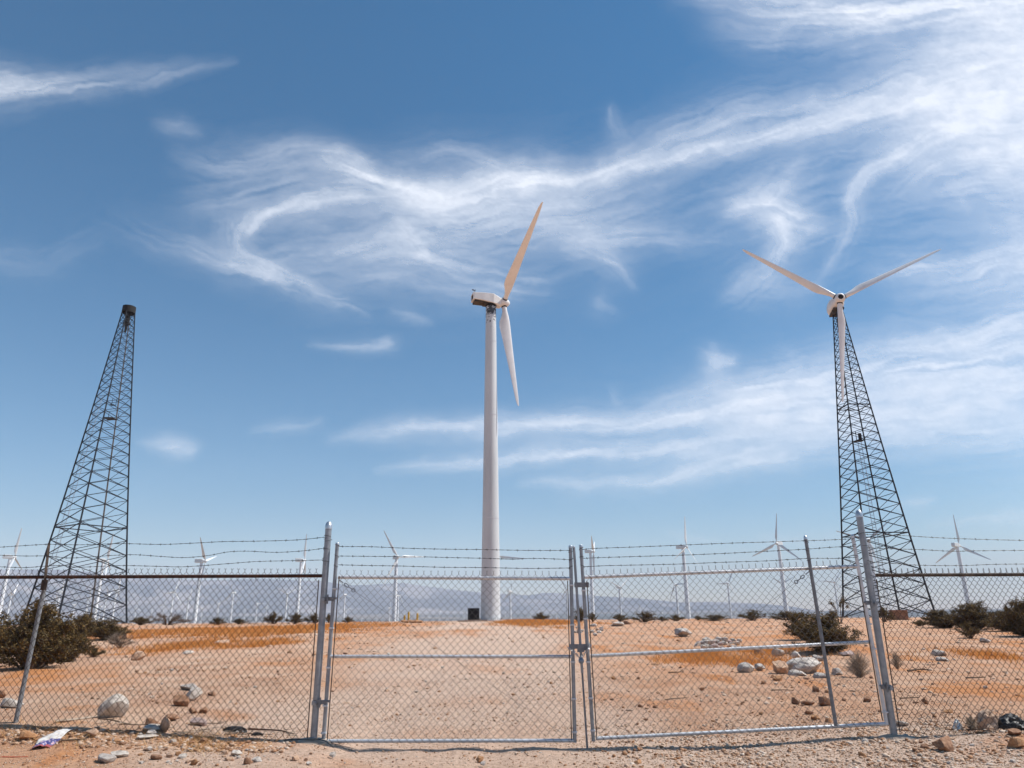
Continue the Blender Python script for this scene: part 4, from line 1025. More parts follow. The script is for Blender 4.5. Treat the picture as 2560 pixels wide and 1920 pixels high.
cl = MB(); a, b = fp(1441, 1462, -.026), fp(1467, 1462, -.026); cl.box((a + b) / 2, (abs(b[0] - a[0]) + .05, .010, .055)); cl.tube([a + np.array([.03, -.012, 0]), a + np.array([.03, .0, 0])], .009, 8); cl.tube([b + np.array([-.01, -.012, 0]), b + np.array([-.01, 0, 0])], .009, 8); wpart('rod_bracket', cl, M['galv_dull'], RG)
lt = MB(); c0 = fp(1451, 1620, -.01); lt.box(c0 + np.array([0, -.025, 0]), (.075, .05, .085)); lt.box(fp(1440, 1616, -.03), (.16, .02, .05)); lt.box(fp(1462, 1618, -.03), (.05, .03, .07)); wpart('latch', lt, M['galv_dull'], RG)

# chain and padlock
def chain_links(pts, name, label):
    root = empty(name, pts[0]); tag(root, label, 'chain')
    P = catmull(pts, 8); acc = [0]
    for a, b in zip(P[:-1], P[1:]): acc.append(acc[-1] + np.linalg.norm(b - a))
    step = .026; k = 0; u = 0
    while u < acc[-1]:
        i = min(np.searchsorted(acc, u), len(P) - 1); i = max(i, 1); p = P[i]; d = P[i] - P[i - 1]; d /= np.linalg.norm(d)
        s = np.cross(d, [0, 1, .2] if k % 2 else [.3, .1, 1]); s /= np.linalg.norm(s)
        ring = [p + d * .019 * math.cos(a) + s * .011 * math.sin(a) for a in np.linspace(0, 2 * math.pi, 13)[:-1]]
        mb = MB(); mb.tube(ring, .0042, 5, closed=True); wpart('link', mb, M['chrome'], root, 60); u += step; k += 1
chain_links([fp(1419, 1619, -.05), fp(1432, 1628, -.075), fp(1445, 1640, -.08), fp(1452, 1646, -.08), fp(1460, 1636, -.08), fp(1471, 1622, -.07), fp(1476, 1614, -.045), fp(1473, 1610, .02)], 'lock_chain', 'steel chain looped round the two middle gate uprights')
PL = empty('padlock', fp(1453, 1660, -.085)); tag(PL, 'round steel padlock hanging from the chain between the gate leaves', 'padlock')
c = fp(1453, 1652, -.085); mb = MB()
mb.tube([c + np.array([0, -.016, 0]), c + np.array([0, -.012, 0]), c + np.array([0, .012, 0]), c + np.array([0, .016, 0])], [.026, .031, .031, .026], 20); wpart('body', mb, M['lock_body'], PL, 40)
mb = MB(); mb.tube([c + np.array([.017 * math.cos(a), 0, .028 + .022 * math.sin(a)]) for a in np.linspace(-.3, math.pi + .3, 12)], .0045, 6); wpart('shackle', mb, M['chrome'], PL, 60)

# ------------------------------------------------------------------ plants
def leaf_cloud(name, C, S, tint, mat, seed):
    """many small diamond leaves at positions C with sizes S"""
    g = np.random.default_rng(seed); n = len(C)
    a = g.normal(size=(n, 3)); a /= np.linalg.norm(a, axis=1)[:, None]
    b = np.cross(a, g.normal(size=(n, 3))); b /= np.linalg.norm(b, axis=1)[:, None]
    S = S[:, None]
    V = np.stack([C - a * S, C + b * S * .65, C + a * S, C - b * S * .65], 1).reshape(-1, 3)
    me = bpy.data.meshes.new(name); me.vertices.add(len(V)); me.vertices.foreach_set('co', V.astype(np.float32).ravel())
    me.loops.add(4 * n); me.loops.foreach_set('vertex_index', np.arange(4 * n, dtype=np.int32))
    me.polygons.add(n); me.polygons.foreach_set('loop_start', np.arange(0, 4 * n, 4, dtype=np.int32)); me.update(calc_edges=True)
    at_ = me.attributes.new('tint', 'FLOAT', 'POINT'); at_.data.foreach_set('value', np.repeat(tint, 4).astype(np.float32))
    me.materials.append(mat); return me
def bush_meshes(seed, nleaf, size, nstem=34, mat='leaf', spread=1.0, open_=.35):
    """a shrub one metre wide and one metre tall: stems fanning out of the ground, leaf clumps along them"""
    g = np.random.default_rng(seed); mb = MB(); C, T = [], []
    per = nleaf // nstem
    for k in range(nstem):
        az = g.uniform(0, 2 * math.pi); el = math.radians(g.uniform(8, 88)); L = g.uniform(.62, 1.0)
        tip = np.array([.5 * spread * math.cos(el) * math.cos(az), .5 * spread * math.cos(el) * math.sin(az), (.25 + .75 * math.sin(el)) * L])
        mid = tip * np.array([.42, .42, .55]) + g.normal(0, .03, 3)
        p0 = np.array([.04 * math.cos(az), .04 * math.sin(az), -.03])
        mb.tube([p0, mid * .5 + p0 * .5, mid, (mid + tip) / 2 + g.normal(0, .015, 3), tip], [.012, .010, .008, .005, .002], 4, cap=False)
        tw = g.uniform(0, 1)
        nb = 7
        for j in range(nb):                               # side twigs with leaf clumps
            t = g.uniform(open_, 1.0); base = mid + (tip - mid) * (t - .3) / .7 if t > .3 else mid * t / .3
            dirv = g.normal(0, 1, 3) * .55 + (tip - mid) / np.linalg.norm(tip - mid); dirv /= np.linalg.norm(dirv)
            end = base + dirv * g.uniform(.06, .17)
            if end[2] < .02: end[2] = .02
            mb.tube([base, end], [.004, .0015], 3, cap=False)
            m = per // nb
            u = g.uniform(.15, 1.1, m)[:, None]
            pts = base + (end - base) * u + g.normal(0, .027, (m, 3))
            C.append(pts); T.append(np.clip(.30 * tw + .22 * g.random() + g.normal(.2, .16, m) + .15 * (pts[:, 2] - .4), 0, 1))
    C = np.concatenate(C); C[:, 2] = np.maximum(C[:, 2], .004); T = np.concatenate(T)
    S = g.uniform(.6, 1.3, len(C)) * size
    return mb.mesh('stem', M['twig']), leaf_cloud('foliage', C, S, T, M[mat], seed + 1)
BV = [bush_meshes(201, 26000, .015, 70, open_=.12), bush_meshes(202, 20000, .016, 60, open_=.12), bush_meshes(203, 6500, .019, 40, open_=.2), bush_meshes(204, 6000, .020, 36, open_=.2), bush_meshes(205, 4200, .021, 30, open_=.3),
      bush_meshes(206, 2600, .018, 26, 'leaf_dry', open_=.5), bush_meshes(207, 900, .022, 9, open_=.6)]
def bush(px, py, wpx, hpx, v, label, D=None, rz=0.0, depth=1.0, group='desert shrubs'):
    b = gpix(px, py) if D is None else at_dist(px, py, D)
    b[2] = float(gz(b[0], b[1]))
    dep = (b - CAMPOS) @ FW
    root = empty('desert_shrub', b - np.array([0, 0, .03]), rz); tag(root, label, 'shrub', group)
    kk = 1.0 if D is None else .86
    w, h = 1.06 * wpx * dep / F, 1.02 * kk * hpx * dep / F
    S = Matrix.Diagonal((w, w * depth, h, 1))
    link('stem', BV[v][0], root, S); fo = link('foliage', BV[v][1], root, S); fo['kind'] = 'stuff'
    return root
SH = [
    (75, 1672, 215, 158, 0, 'largest dark shrub, bottom left behind the leaning fence post', None, .4, .8),
    (-55, 1668, 150, 140, 1, 'dark shrub cut off by the left picture edge beside the largest shrub', None, 1.4),
    (168, 1655, 90, 96, 1, 'dark shrub right of the largest one, close against it', None, 2.2),
    (268, 1600, 92, 52, 1, 'spreading dark shrub at the foot of the bare lattice tower', None, .9),
    (206, 1592, 76, 56, 0, 'dark shrub between the largest shrub and the bare lattice tower', None, 2.9),
    (232, 1643, 50, 30, 3, 'small grey green shrub right of the largest shrub on open sand', None, .3),
    (300, 1620, 60, 36, 5, 'pale dry scrub below the spreading shrub on the left', None, 1.3),
    (418, 1559, 92, 36, 5, 'wide brownish scrub clump right of the bare lattice tower', 76, .2),
    (352, 1556, 70, 24, 4, 'low dark shrub touching the right foot of the bare lattice tower', 80, 1.2),
    (545, 1558, 36, 24, 2, 'small round dark shrub right of the tall turbine in the left fence bay', 74, .2),
    (598, 1557, 46, 17, 4, 'low flat shrub on the crest left of two round ones', 78, 1.0),
    (684, 1555, 48, 34, 3, 'round dark shrub on the crest, left one of a pair near the left gate post', 76, 2.0),
    (737, 1555, 42, 33, 2, 'round dark shrub on the crest, right one of a pair near the left gate post', 76, 2.8),
    (787, 1554, 52, 29, 3, 'dark shrub behind the thick left gate post', 78, 1.8),
    (822, 1552, 22, 28, 4, 'small shrub in the gap between left gate post and gate leaf', 79, .7),
    (871, 1553, 28, 19, 2, 'small dark shrub just inside the left end of the left gate', 79, .1),
    (1353, 1556, 44, 25, 3, 'dark shrub on the crest right of the big tubular tower', 77, 1.1),
    (1450, 1562, 46, 44, 2, 'dark shrub behind the middle gate uprights', 70, 2.4),
    (1482, 1558, 26, 28, 4, 'thin shrub just right of the middle gate uprights', 72, .5),
    (1550, 1560, 52, 22, 4, 'low shrub behind the flat grey rock on the crest', 75, .8),
    (1612, 1562, 62, 33, 2, 'wide dark shrub left of the tall turbine over the right gate', 72, 1.9),
    (1655, 1560, 30, 15, 4, 'little low shrub right of the wide dark one on the crest', 74, 2.2),
    (1692, 1562, 48, 19, 3, 'low dark shrub at the foot of the tall turbine over the right gate', 74, .6),
    (1746, 1560, 26, 14, 4, 'tiny shrub right of the tall turbine over the right gate', 76, .6),
    (1786, 1562, 72, 19, 2, 'long low dark shrub on the crest in the right gate', 74, 1.5),
    (1884, 1562, 66, 32, 3, 'dark shrub left of the tall turbine near the bolted upright', 72, 2.6),
    (1968, 1559, 78, 28, 2, 'wide shrub at the foot of the tall turbine near the bolted upright', 73, .4),
    (2068, 1632, 205, 96, 0, 'large leafy shrub behind the right gate, crossed by the extra upright', None, 1.0, .7),
    (2012, 1600, 90, 70, 1, 'leafy shrub at the left back of the large right hand shrub', None, .3),
    (2100, 1552, 52, 80, 6, 'thin sprig shrub at the left foot of the lattice turbine tower', 62, 1.2),
    (2212, 1562, 46, 44, 4, 'shrub right behind the thick right gate post', 66, 2.0),
    (2362, 1570, 96, 46, 1, 'dark spreading shrub left of the far right turbine', None, .6),
    (2442, 1574, 116, 66, 0, 'dark dense shrub at the foot of the far right turbine', None, 1.6),
    (2425, 1596, 60, 40, 3, 'small shrub in front of the dense one by the far right turbine', None, .2),
    (2300, 1566, 40, 17, 4, 'low shrub right of the brown block', None, 2.7),
    (2520, 1578, 90, 52, 1, 'dark shrub near the right picture edge', None, 2.1),
    (2566, 1592, 96, 92, 0, 'tallest dark shrub cut off by the right picture edge', None, 1.1),
]
for s in SH:
    px, py, w, h, v, lab = s[:6]; D = s[6] if len(s) > 6 else None
    bush(px, py, w, h, v, lab, D, s[7] if len(s) > 7 else 0, s[8] if len(s) > 8 else 1.0)
def dry_brush(px, py, wpx, hpx, label, seed, n=160, mat='wood_pale'):
    b = gpix(px, py); dep = (b - CAMPOS) @ FW; w, h = wpx * dep / F, hpx * dep / F; g = np.random.default_rng(seed); mb = MB()
    for k in range(n):
        a = g.uniform(0, 2 * math.pi); el = g.uniform(.25, 1.5); L = g.uniform(.55, 1)
        tip = np.array([.5 * w * math.cos(el) * math.cos(a), .5 * w * math.cos(el) * math.sin(a), h * math.sin(el)]) * L
        mid = tip * np.array([.35, .35, .55]) + g.normal(0, .02, 3) * w
        mb.tube([b + np.array([0, 0, -.02]), b + mid, b + tip], [.006, .004, .0015], 3, cap=False)
        e2 = tip + g.normal(0, .10, 3) * w; e2[2] = max(e2[2], .01)
        mb.tube([b + (mid + tip) / 2, b + e2], [.003, .001], 3, cap=False)
    root = empty('dry_brush', b); tag(root, label, 'dry shrub', 'leafless dry shrubs'); wpart('twigs', mb, M[mat], root, None)['kind'] = 'stuff'
dry_brush(2150, 1694, 86, 66, 'leafless tan dry shrub right of the big white boulder behind the right gate', 5, 300)
dry_brush(2243, 1672, 46, 44, 'leafless tan dry shrub just right of the right gate post', 6, 150)
dry_brush(2432, 1826, 40, 36, 'small orange dry plant against the right fence', 8, 120, 'wood_pale')
dry_brush(290, 1612, 70, 34, 'pale leafless brush below the bare lattice tower', 9, 140)

def blades(name, P, Hh, W, tint, mat, lean, seed, label, cat):
    g = np.random.default_rng(seed); n = len(P); a = g.uniform(0, 2 * math.pi, n); u = np.stack([np.cos(a), np.sin(a), np.zeros(n)], 1)
    t = g.uniform(0, 2 * math.pi, n); tip = P + np.stack([np.cos(t) * lean * Hh, np.sin(t) * lean * Hh, Hh], 1)
    V = np.stack([P - u * W[:, None], P + u * W[:, None], tip], 1).reshape(-1, 3)
    me = bpy.data.meshes.new(name); me.vertices.add(len(V)); me.vertices.foreach_set('co', V.astype(np.float32).ravel())
    me.loops.add(3 * n); me.loops.foreach_set('vertex_index', np.arange(3 * n, dtype=np.int32))
    me.polygons.add(n); me.polygons.foreach_set('loop_start', np.arange(0, 3 * n, 3, dtype=np.int32)); me.update(calc_edges=True)
    at_ = me.attributes.new('tint', 'FLOAT', 'POINT'); at_.data.foreach_set('value', np.repeat(tint, 3).astype(np.float32))
    me.materials.append(mat); tag(link(name, me), label, cat, None, 'stuff')
def grass():
    g = np.random.default_rng(77); Ps, Hs, Ws, Ts = [], [], [], []
    for i, (cx, cy, rx, ry, s) in enumerate(_PG):
        if s < .75 or cy < 11: continue
        nt = int(min(2200, 50 * rx * ry + 250) * s)
        tx = cx + rx * .75 * g.normal(size=nt); ty = cy + ry * .75 * g.normal(size=nt)
        keep = (ty < 95) & (g.random(nt) < orange_attr(tx, ty) ** 2 * 1.7); tx, ty = tx[keep], ty[keep]; nt = len(tx); m = 14
        r_ = (.10 + .0035 * ty)[:, None]
        px = (tx[:, None] + r_ * g.normal(size=(nt, m))).ravel(); py = (ty[:, None] + r_ * g.normal(size=(nt, m))).ravel()
        Ps.append(np.stack([px, py, gz(px, py) - .01], 1)); Hs.append(g.uniform(.05, .17, nt * m) * (1 + py / 120))
        Ws.append(.004 + .00022 * py); Ts.append(np.clip(np.repeat(.35 + .2 * g.random(nt), m) + .2 * g.normal(size=nt * m), 0, 1))
    blades('dry_grass', np.concatenate(Ps), np.concatenate(Hs), np.concatenate(Ws), np.concatenate(Ts), M['straw'], .7, 3, 'low golden orange dry grass growing in patches on the desert behind the fence', 'dry grass')
    # straw lying along the foot of the left fence
    n = 5200; x = g.uniform(-6.4, -2.6, n); y = 8.42 + .15 * g.normal(size=n) + .05 * np.sin(x * 3); keep = g.random(n) < .25 + .75 * sstep(-.1, .3, fbm(x / .5, y / .5, 3, 91)); x, y = x[keep], y[keep]; n = len(x)
    blades('fallen_straw', np.stack([x, y, gz(x, y)], 1), g.uniform(.02, .09, n), np.full(n, .0035), np.clip(g.normal(.45, .25, n), 0, 1), M['straw_pale'], 1.8, 4, 'pale dry straw lying along the foot of the left fence', 'straw')
grass()

# ------------------------------------------------------------------ rocks
def rock_mesh(seed, cuts=9, sub=3, rough=.10):
    import bmesh
    bm = bmesh.new(); bmesh.ops.create_icosphere(bm, subdivisions=sub, radius=1.0); g = np.random.default_rng(seed)
    N = g.normal(size=(cuts, 3)); N /= np.linalg.norm(N, axis=1)[:, None]; Dd = g.uniform(.42, .80, cuts)
    p = np.array([v.co for v in bm.verts])
    for n_, d in zip(N, Dd):
        e = np.maximum(p @ n_ - d, 0); p = p - n_[None] * e[:, None] * .97
    k = 1 + rough * fbm(p[:, 0] * 2.2 + seed, p[:, 1] * 2.2 + p[:, 2] * 1.7, 3, seed) + .25 * rough * vnoise(p[:, 0] * 9 + p[:, 2] * 5, p[:, 1] * 9 + seed, seed)
    co = p * k[:, None]; mn, mx = co.min(0), co.max(0); co = (co - (mn + mx) / 2) / (mx - mn)
    for v, q in zip(bm.verts, co): v.co = q
    me = bpy.data.meshes.new('rock'); bm.to_mesh(me); bm.free(); me.materials.append(M['rock_grey'])
    me.polygons.foreach_set('use_smooth', [True] * len(me.polygons)); me.set_sharp_from_angle(angle=R(17)); return me
ROCK = [rock_mesh(300 + k, 16 + k % 6, 3, .10 + .03 * (k % 3)) for k in range(8)]
ROUND = [rock_mesh(340 + k, 6, 4, .12) for k in range(3)]
PEB = [rock_mesh(360 + k, 7, 1, .1) for k in range(6)]
def rock(px, py, wpx, hpx, mat, label, mesh=None, rz=None, tilt=0.0, group='rocks', name='rock', depth=.85, cat='rock'):
    """px, py: middle of its foot in the photograph"""
    b = gpix(px, py); dep = (b - CAMPOS) @ FW; w, h = wpx * dep / F, hpx * dep / F * 1.06
    d = w * depth; b = b + np.array([0, d * .38, 0]); b[2] = float(gz(b[0], b[1]))
    me = mesh or ROCK[hash_i(px, py) % len(ROCK)]
    o = link(name, me); o.material_slots[0].link = 'OBJECT'; o.material_slots[0].material = M[mat]
    o.scale = (w, d, h * 1.06); o.rotation_euler = (tilt * .5, tilt, (rz if rz is not None else (hash_i(px, py) % 7) * .21 - .6)); o.location = (b[0], b[1], b[2] + h * .36)
    tag(o, label, cat, group); return o
def hash_i(a, b): return int(a * 7 + b * 13) & 1023
RK = [
    (268, 1796, 72, 58, 'rock_white', 'big grey white boulder behind the left fence, streaked with dark stains', ROUND[0]),
    (447, 1768, 38, 30, 'rock_brown', 'round brown boulder behind the left fence, left of a pale one'),
    (478, 1752, 40, 32, 'rock_white', 'pale cream boulder touching the round brown one behind the left fence'),
    (468, 1727, 46, 18, 'rock_grey', 'flat grey rock behind the pale cream boulder'),
    (527, 1742, 24, 13, 'rock_brown', 'small dark brown rock right of the pale cream boulder'),
    (406, 1836, 26, 40, 'rock_tan', 'tall tan slab leaning among stones at the foot of the left fence', None, .2, .35),
    (375, 1836, 50, 20, 'rock_white', 'white flat topped slab at the foot of the left fence'),
    (374, 1814, 32, 18, 'rock_brown', 'dark brown rock behind the white flat topped slab'),
    (374, 1847, 28, 15, 'rock_grey', 'grey stone in front of the white flat topped slab'),
    (362, 1855, 48, 9, 'rock_white', 'thin pale flake of rock lying in front of the white slab'),
    (492, 1817, 42, 20, 'rock_mauve', 'mauve grey slab at the foot of the left fence'),
    (480, 1784, 22, 14, 'rock_brown', 'brown stone behind the mauve slab, left one of two'),
    (505, 1784, 20, 15, 'rock_brown', 'brown stone behind the mauve slab, right one of two'),
    (425, 1806, 36, 18, 'rock_brown', 'brown clod between the tan slab and the mauve slab'),
    (256, 1910, 50, 20, 'rock_grey', 'speckled grey stone near the bottom edge, left'),
    (292, 1897, 40, 18, 'rock_white', 'pale pitted stone right behind the speckled grey one'),
    (386, 1904, 30, 16, 'rock_brown', 'brown grey stone near the bottom edge below the tan slab'),
    (60, 1852, 44, 20, 'rock_orange', 'rounded orange clod beside the printed paper wrapper'),
    (290, 1862, 22, 10, 'rock_orange', 'small orange stone at the bottom left below the straw'),
    (225, 1848, 34, 18, 'rock_tan', 'tan stone with dark hollow beside the white paper wrapper'),
    (483, 1913, 18, 14, 'rock_orange', 'orange round pebble at the bottom edge left of the gate'),
    (453, 1896, 20, 11, 'rock_white', 'white stone with brown face near the bottom edge'),
    (588, 1893, 28, 14, 'rock_white', 'speckled white stone on the sand left of the gate post'),
    (618, 1914, 24, 18, 'rock_brown', 'dark furry looking clod at the bottom edge left of the gate'),
    (641, 1910, 26, 16, 'rock_white', 'pale stone right of the dark clod at the bottom edge'),
    (20, 1772, 52, 26, 'rock_white', 'long white rock by the foot of the leaning fence post'),
    (-6, 1748, 26, 22, 'rock_brown', 'dark brown rock cut off by the left picture edge'),
    (338, 1652, 34, 24, 'rock_tan', 'tan boulder on open sand right of the small grey green shrub'),
    (466, 1636, 30, 9, 'rock_white', 'flat pale rock in the grass behind the left fence'),
    (550, 1613, 38, 13, 'rock_tan', 'low tan rock outcrop on the grassy rise behind the left fence'),
    (1715, 1592, 48, 22, 'rock_grey', 'grey boulder behind the right gate, left of the stone heap'),
    (1543, 1566, 36, 12, 'rock_grey', 'flat grey rock on the crest near the middle uprights'),
    (1570, 1562, 22, 10, 'rock_brown', 'brown rock right of the flat grey one on the crest'),
    (2020, 1684, 90, 38, 'rock_white', 'largest white boulder behind the right gate', ROUND[1]),
    (1876, 1684, 54, 27, 'rock_white', 'smooth white boulder left of the largest one behind the right gate', ROUND[2]),
    (1905, 1678, 28, 18, 'rock_grey', 'grey rock leaning on the smooth white boulder'),
    (1957, 1686, 44, 34, 'rock_tan', 'jagged tan rock between the two white boulders'),
    (2000, 1692, 44, 16, 'rock_white', 'low pale rock in front of the largest white boulder'),
    (2062, 1698, 40, 15, 'rock_grey', 'grey rock at the right foot of the largest white boulder'),
    (2096, 1688, 32, 18, 'rock_grey', 'grey rock left of the tan dry shrub'),
    (2050, 1654, 28, 16, 'rock_grey', 'grey rock behind the largest white boulder'),
    (1948, 1642, 32, 21, 'rock_white', 'rounded pale boulder in front of the large right hand shrub'),
    (1994, 1646, 22, 17, 'rock_white', 'smaller rounded pale rock beside the pale boulder by the shrub'),
    (1902, 1638, 32, 16, 'rock_brown', 'dark rock below the mid rail left of the pale boulder'),
    (1947, 1702, 24, 12, 'rock_orange', 'orange stone in front of the jagged tan rock'),
    (2125, 1640, 44, 13, 'rock_mauve', 'flat mauve rock behind the tan dry shrub'),
    (2043, 1731, 16, 16, 'rock_brown', 'brown square stone just left of the extra upright'),
    (2022, 1764, 34, 12, 'rock_brown', 'long brown clod left of the extra upright'),
    (1994, 1762, 22, 18, 'rock_brown', 'pointed brown clod left of the long one'),
    (2070, 1766, 40, 24, 'rock_brown', 'largest brown clod, right behind the extra upright'),
    (2025, 1787, 20, 11, 'rock_brown', 'dark brown clod low in the right gate'),
    (2042, 1803, 22, 14, 'rock_orange', 'orange stone above the bottom rail of the right gate, left of two'),
    (2074, 1810, 22, 14, 'rock_orange', 'orange stone above the bottom rail of the right gate, right of two'),
    (2170, 1757, 20, 16, 'rock_brown', 'brown stone between the right gate upright and the thick post'),
    (2317, 1760, 18, 17, 'rock_brown', 'dark brown cube shaped stone behind the right fence'),
    (2356, 1640, 32, 15, 'rock_white', 'white rock behind the right fence, upper of two pieces'),
    (2362, 1654, 30, 11, 'rock_white', 'white rock behind the right fence, lower of two pieces'),
    (2470, 1606, 26, 11, 'rock_white', 'pale rock in front of the shrubs near the right edge'),
    (2375, 1786, 22, 11, 'rock_orange', 'orange stone just behind the right fence'),
    (2373, 1882, 54, 36, 'rock_brown', 'large brown sandstone rock with pale top in front of the right fence', ROCK[3], .3),
    (2380, 1856, 22, 12, 'rock_tan', 'pale chip resting behind the large brown sandstone rock'),
    (2318, 1874, 22, 11, 'rock_brown', 'small brown stone left of the large sandstone rock'),
    (2292, 1882, 14, 10, 'rock_brown', 'little brown stone halfway to the right post from the sandstone rock'),
    (2167, 1861, 18, 11, 'rock_white', 'small white stone at the left foot of the right gate post'),
    (2268, 1846, 16, 9, 'rock_grey', 'grey stone just right of the right gate post footing'),
    (2552, 1872, 50, 26, 'rock_orange', 'orange brown mound of rock at the lower right picture edge'),
    (2545, 1842, 40, 16, 'rock_brown', 'brown rock by the right edge below the black plastic'),
    (2260, 1818, 30, 14, 'rock_grey', 'grey stone touching the right gate post behind the fence'),
    (2160, 1896, 22, 14, 'rock_orange', 'orange clod in the gravel at the bottom right'),
    (1200, 1906, 22, 13, 'rock_orange', 'orange stone at the bottom edge below the left gate'),
    (1207, 1914, 14, 9, 'rock_grey', 'small grey stone beside the orange one at the bottom edge'),
    (830, 1893, 16, 12, 'rock_white', 'white pebble on the sand below the left gate hinge side'),
    (1535, 1700, 12, 10, 'rock_orange', 'orange stone near the left end of the right gate'),
    (967, 1730, 14, 8, 'rock_tan', 'single tan stone on the track behind the left gate'),
    (1597, 1912, 22, 11, 'rock_orange', 'orange stone at the bottom edge right of the drop rod'),
    (865, 1762, 16, 6, 'rock_tan', 'flat tan stone behind the left end of the left gate'),
]
for k in RK:
    rock(k[0], k[1], k[2], k[3], k[4], k[5], k[6] if len(k) > 6 else None, k[7] if len(k) > 7 else None, k[8] if len(k) > 8 else 0.0)
g = np.random.default_rng(41)
for k in range(46):                                       # the heap of pale stones behind the right gate
    t = g.random(); px = 1742 + 112 * t + g.normal(0, 3); py = 1600 + 24 * g.random() + 4 * t; s = g.uniform(8, 20) * (1.25 - .5 * t)
    rock(px, py, s, s * g.uniform(.55, .8), ['rock_white', 'rock_grey', 'rock_white', 'rock_mauve'][k % 4], 'pale stone in the loose heap behind the right gate', PEB[k % 6], g.uniform(0, 6), 0, 'stones of the heap behind the right gate', 'heap_stone', cat='stone')
for k in range(24):                                       # rubble by the middle uprights
    px = 1436 + g.uniform(0, 70); py = 1566 + 24 * g.random(); s = g.uniform(6, 14)
    rock(px, py, s, s * .6, ['rock_white', 'rock_grey', 'rock_tan'][k % 3], 'small pale rubble stone behind the middle gate uprights', PEB[k % 6], g.uniform(0, 6), 0, 'rubble behind the middle uprights', 'rubble_stone', cat='stone')
ZONES = [(52, (330, 780), (1872, 1915), 'small loose pebble on the sand in front of the left fence', 5, 20), (46, (2080, 2560), (1855, 1915), 'small pebble in the gravel in front of the right fence', 5, 15),
         (40, (860, 2000), (1880, 1915), 'small pebble on the bare ground in front of the gates', 4, 10), (60, (1530, 2210), (1690, 1830), 'small brown stone scattered behind the right gate', 5, 14),
         (34, (860, 1420), (1600, 1830), 'small stone scattered on the track behind the left gate', 4, 9), (36, (2270, 2560), (1620, 1800), 'small stone scattered behind the right fence', 5, 11), (36, (340, 720), (1650, 1800), 'small stone scattered behind the left fence', 5, 11), (40, (190, 640), (1832, 1880), 'small stone in the litter strip at the foot of the left fence', 6, 20)]
for n_, xr, yr, lab, s0, s1 in ZONES:
    for k in range(n_):
        s = s0 + (s1 - s0) * g.random() ** 2
        m = g.choice(['rock_brown', 'rock_orange', 'rock_tan', 'rock_white', 'rock_grey', 'rock_tan']) if 'brown' not in lab else g.choice(['rock_brown', 'rock_brown', 'rock_orange'])
        rock(g.uniform(*xr), g.uniform(*yr), s, s * g.uniform(.45, .75), str(m), lab, PEB[k % 6], g.uniform(0, 6), 0, lab.replace('small', 'small', 1) + ' group', 'pebble', cat='pebble')

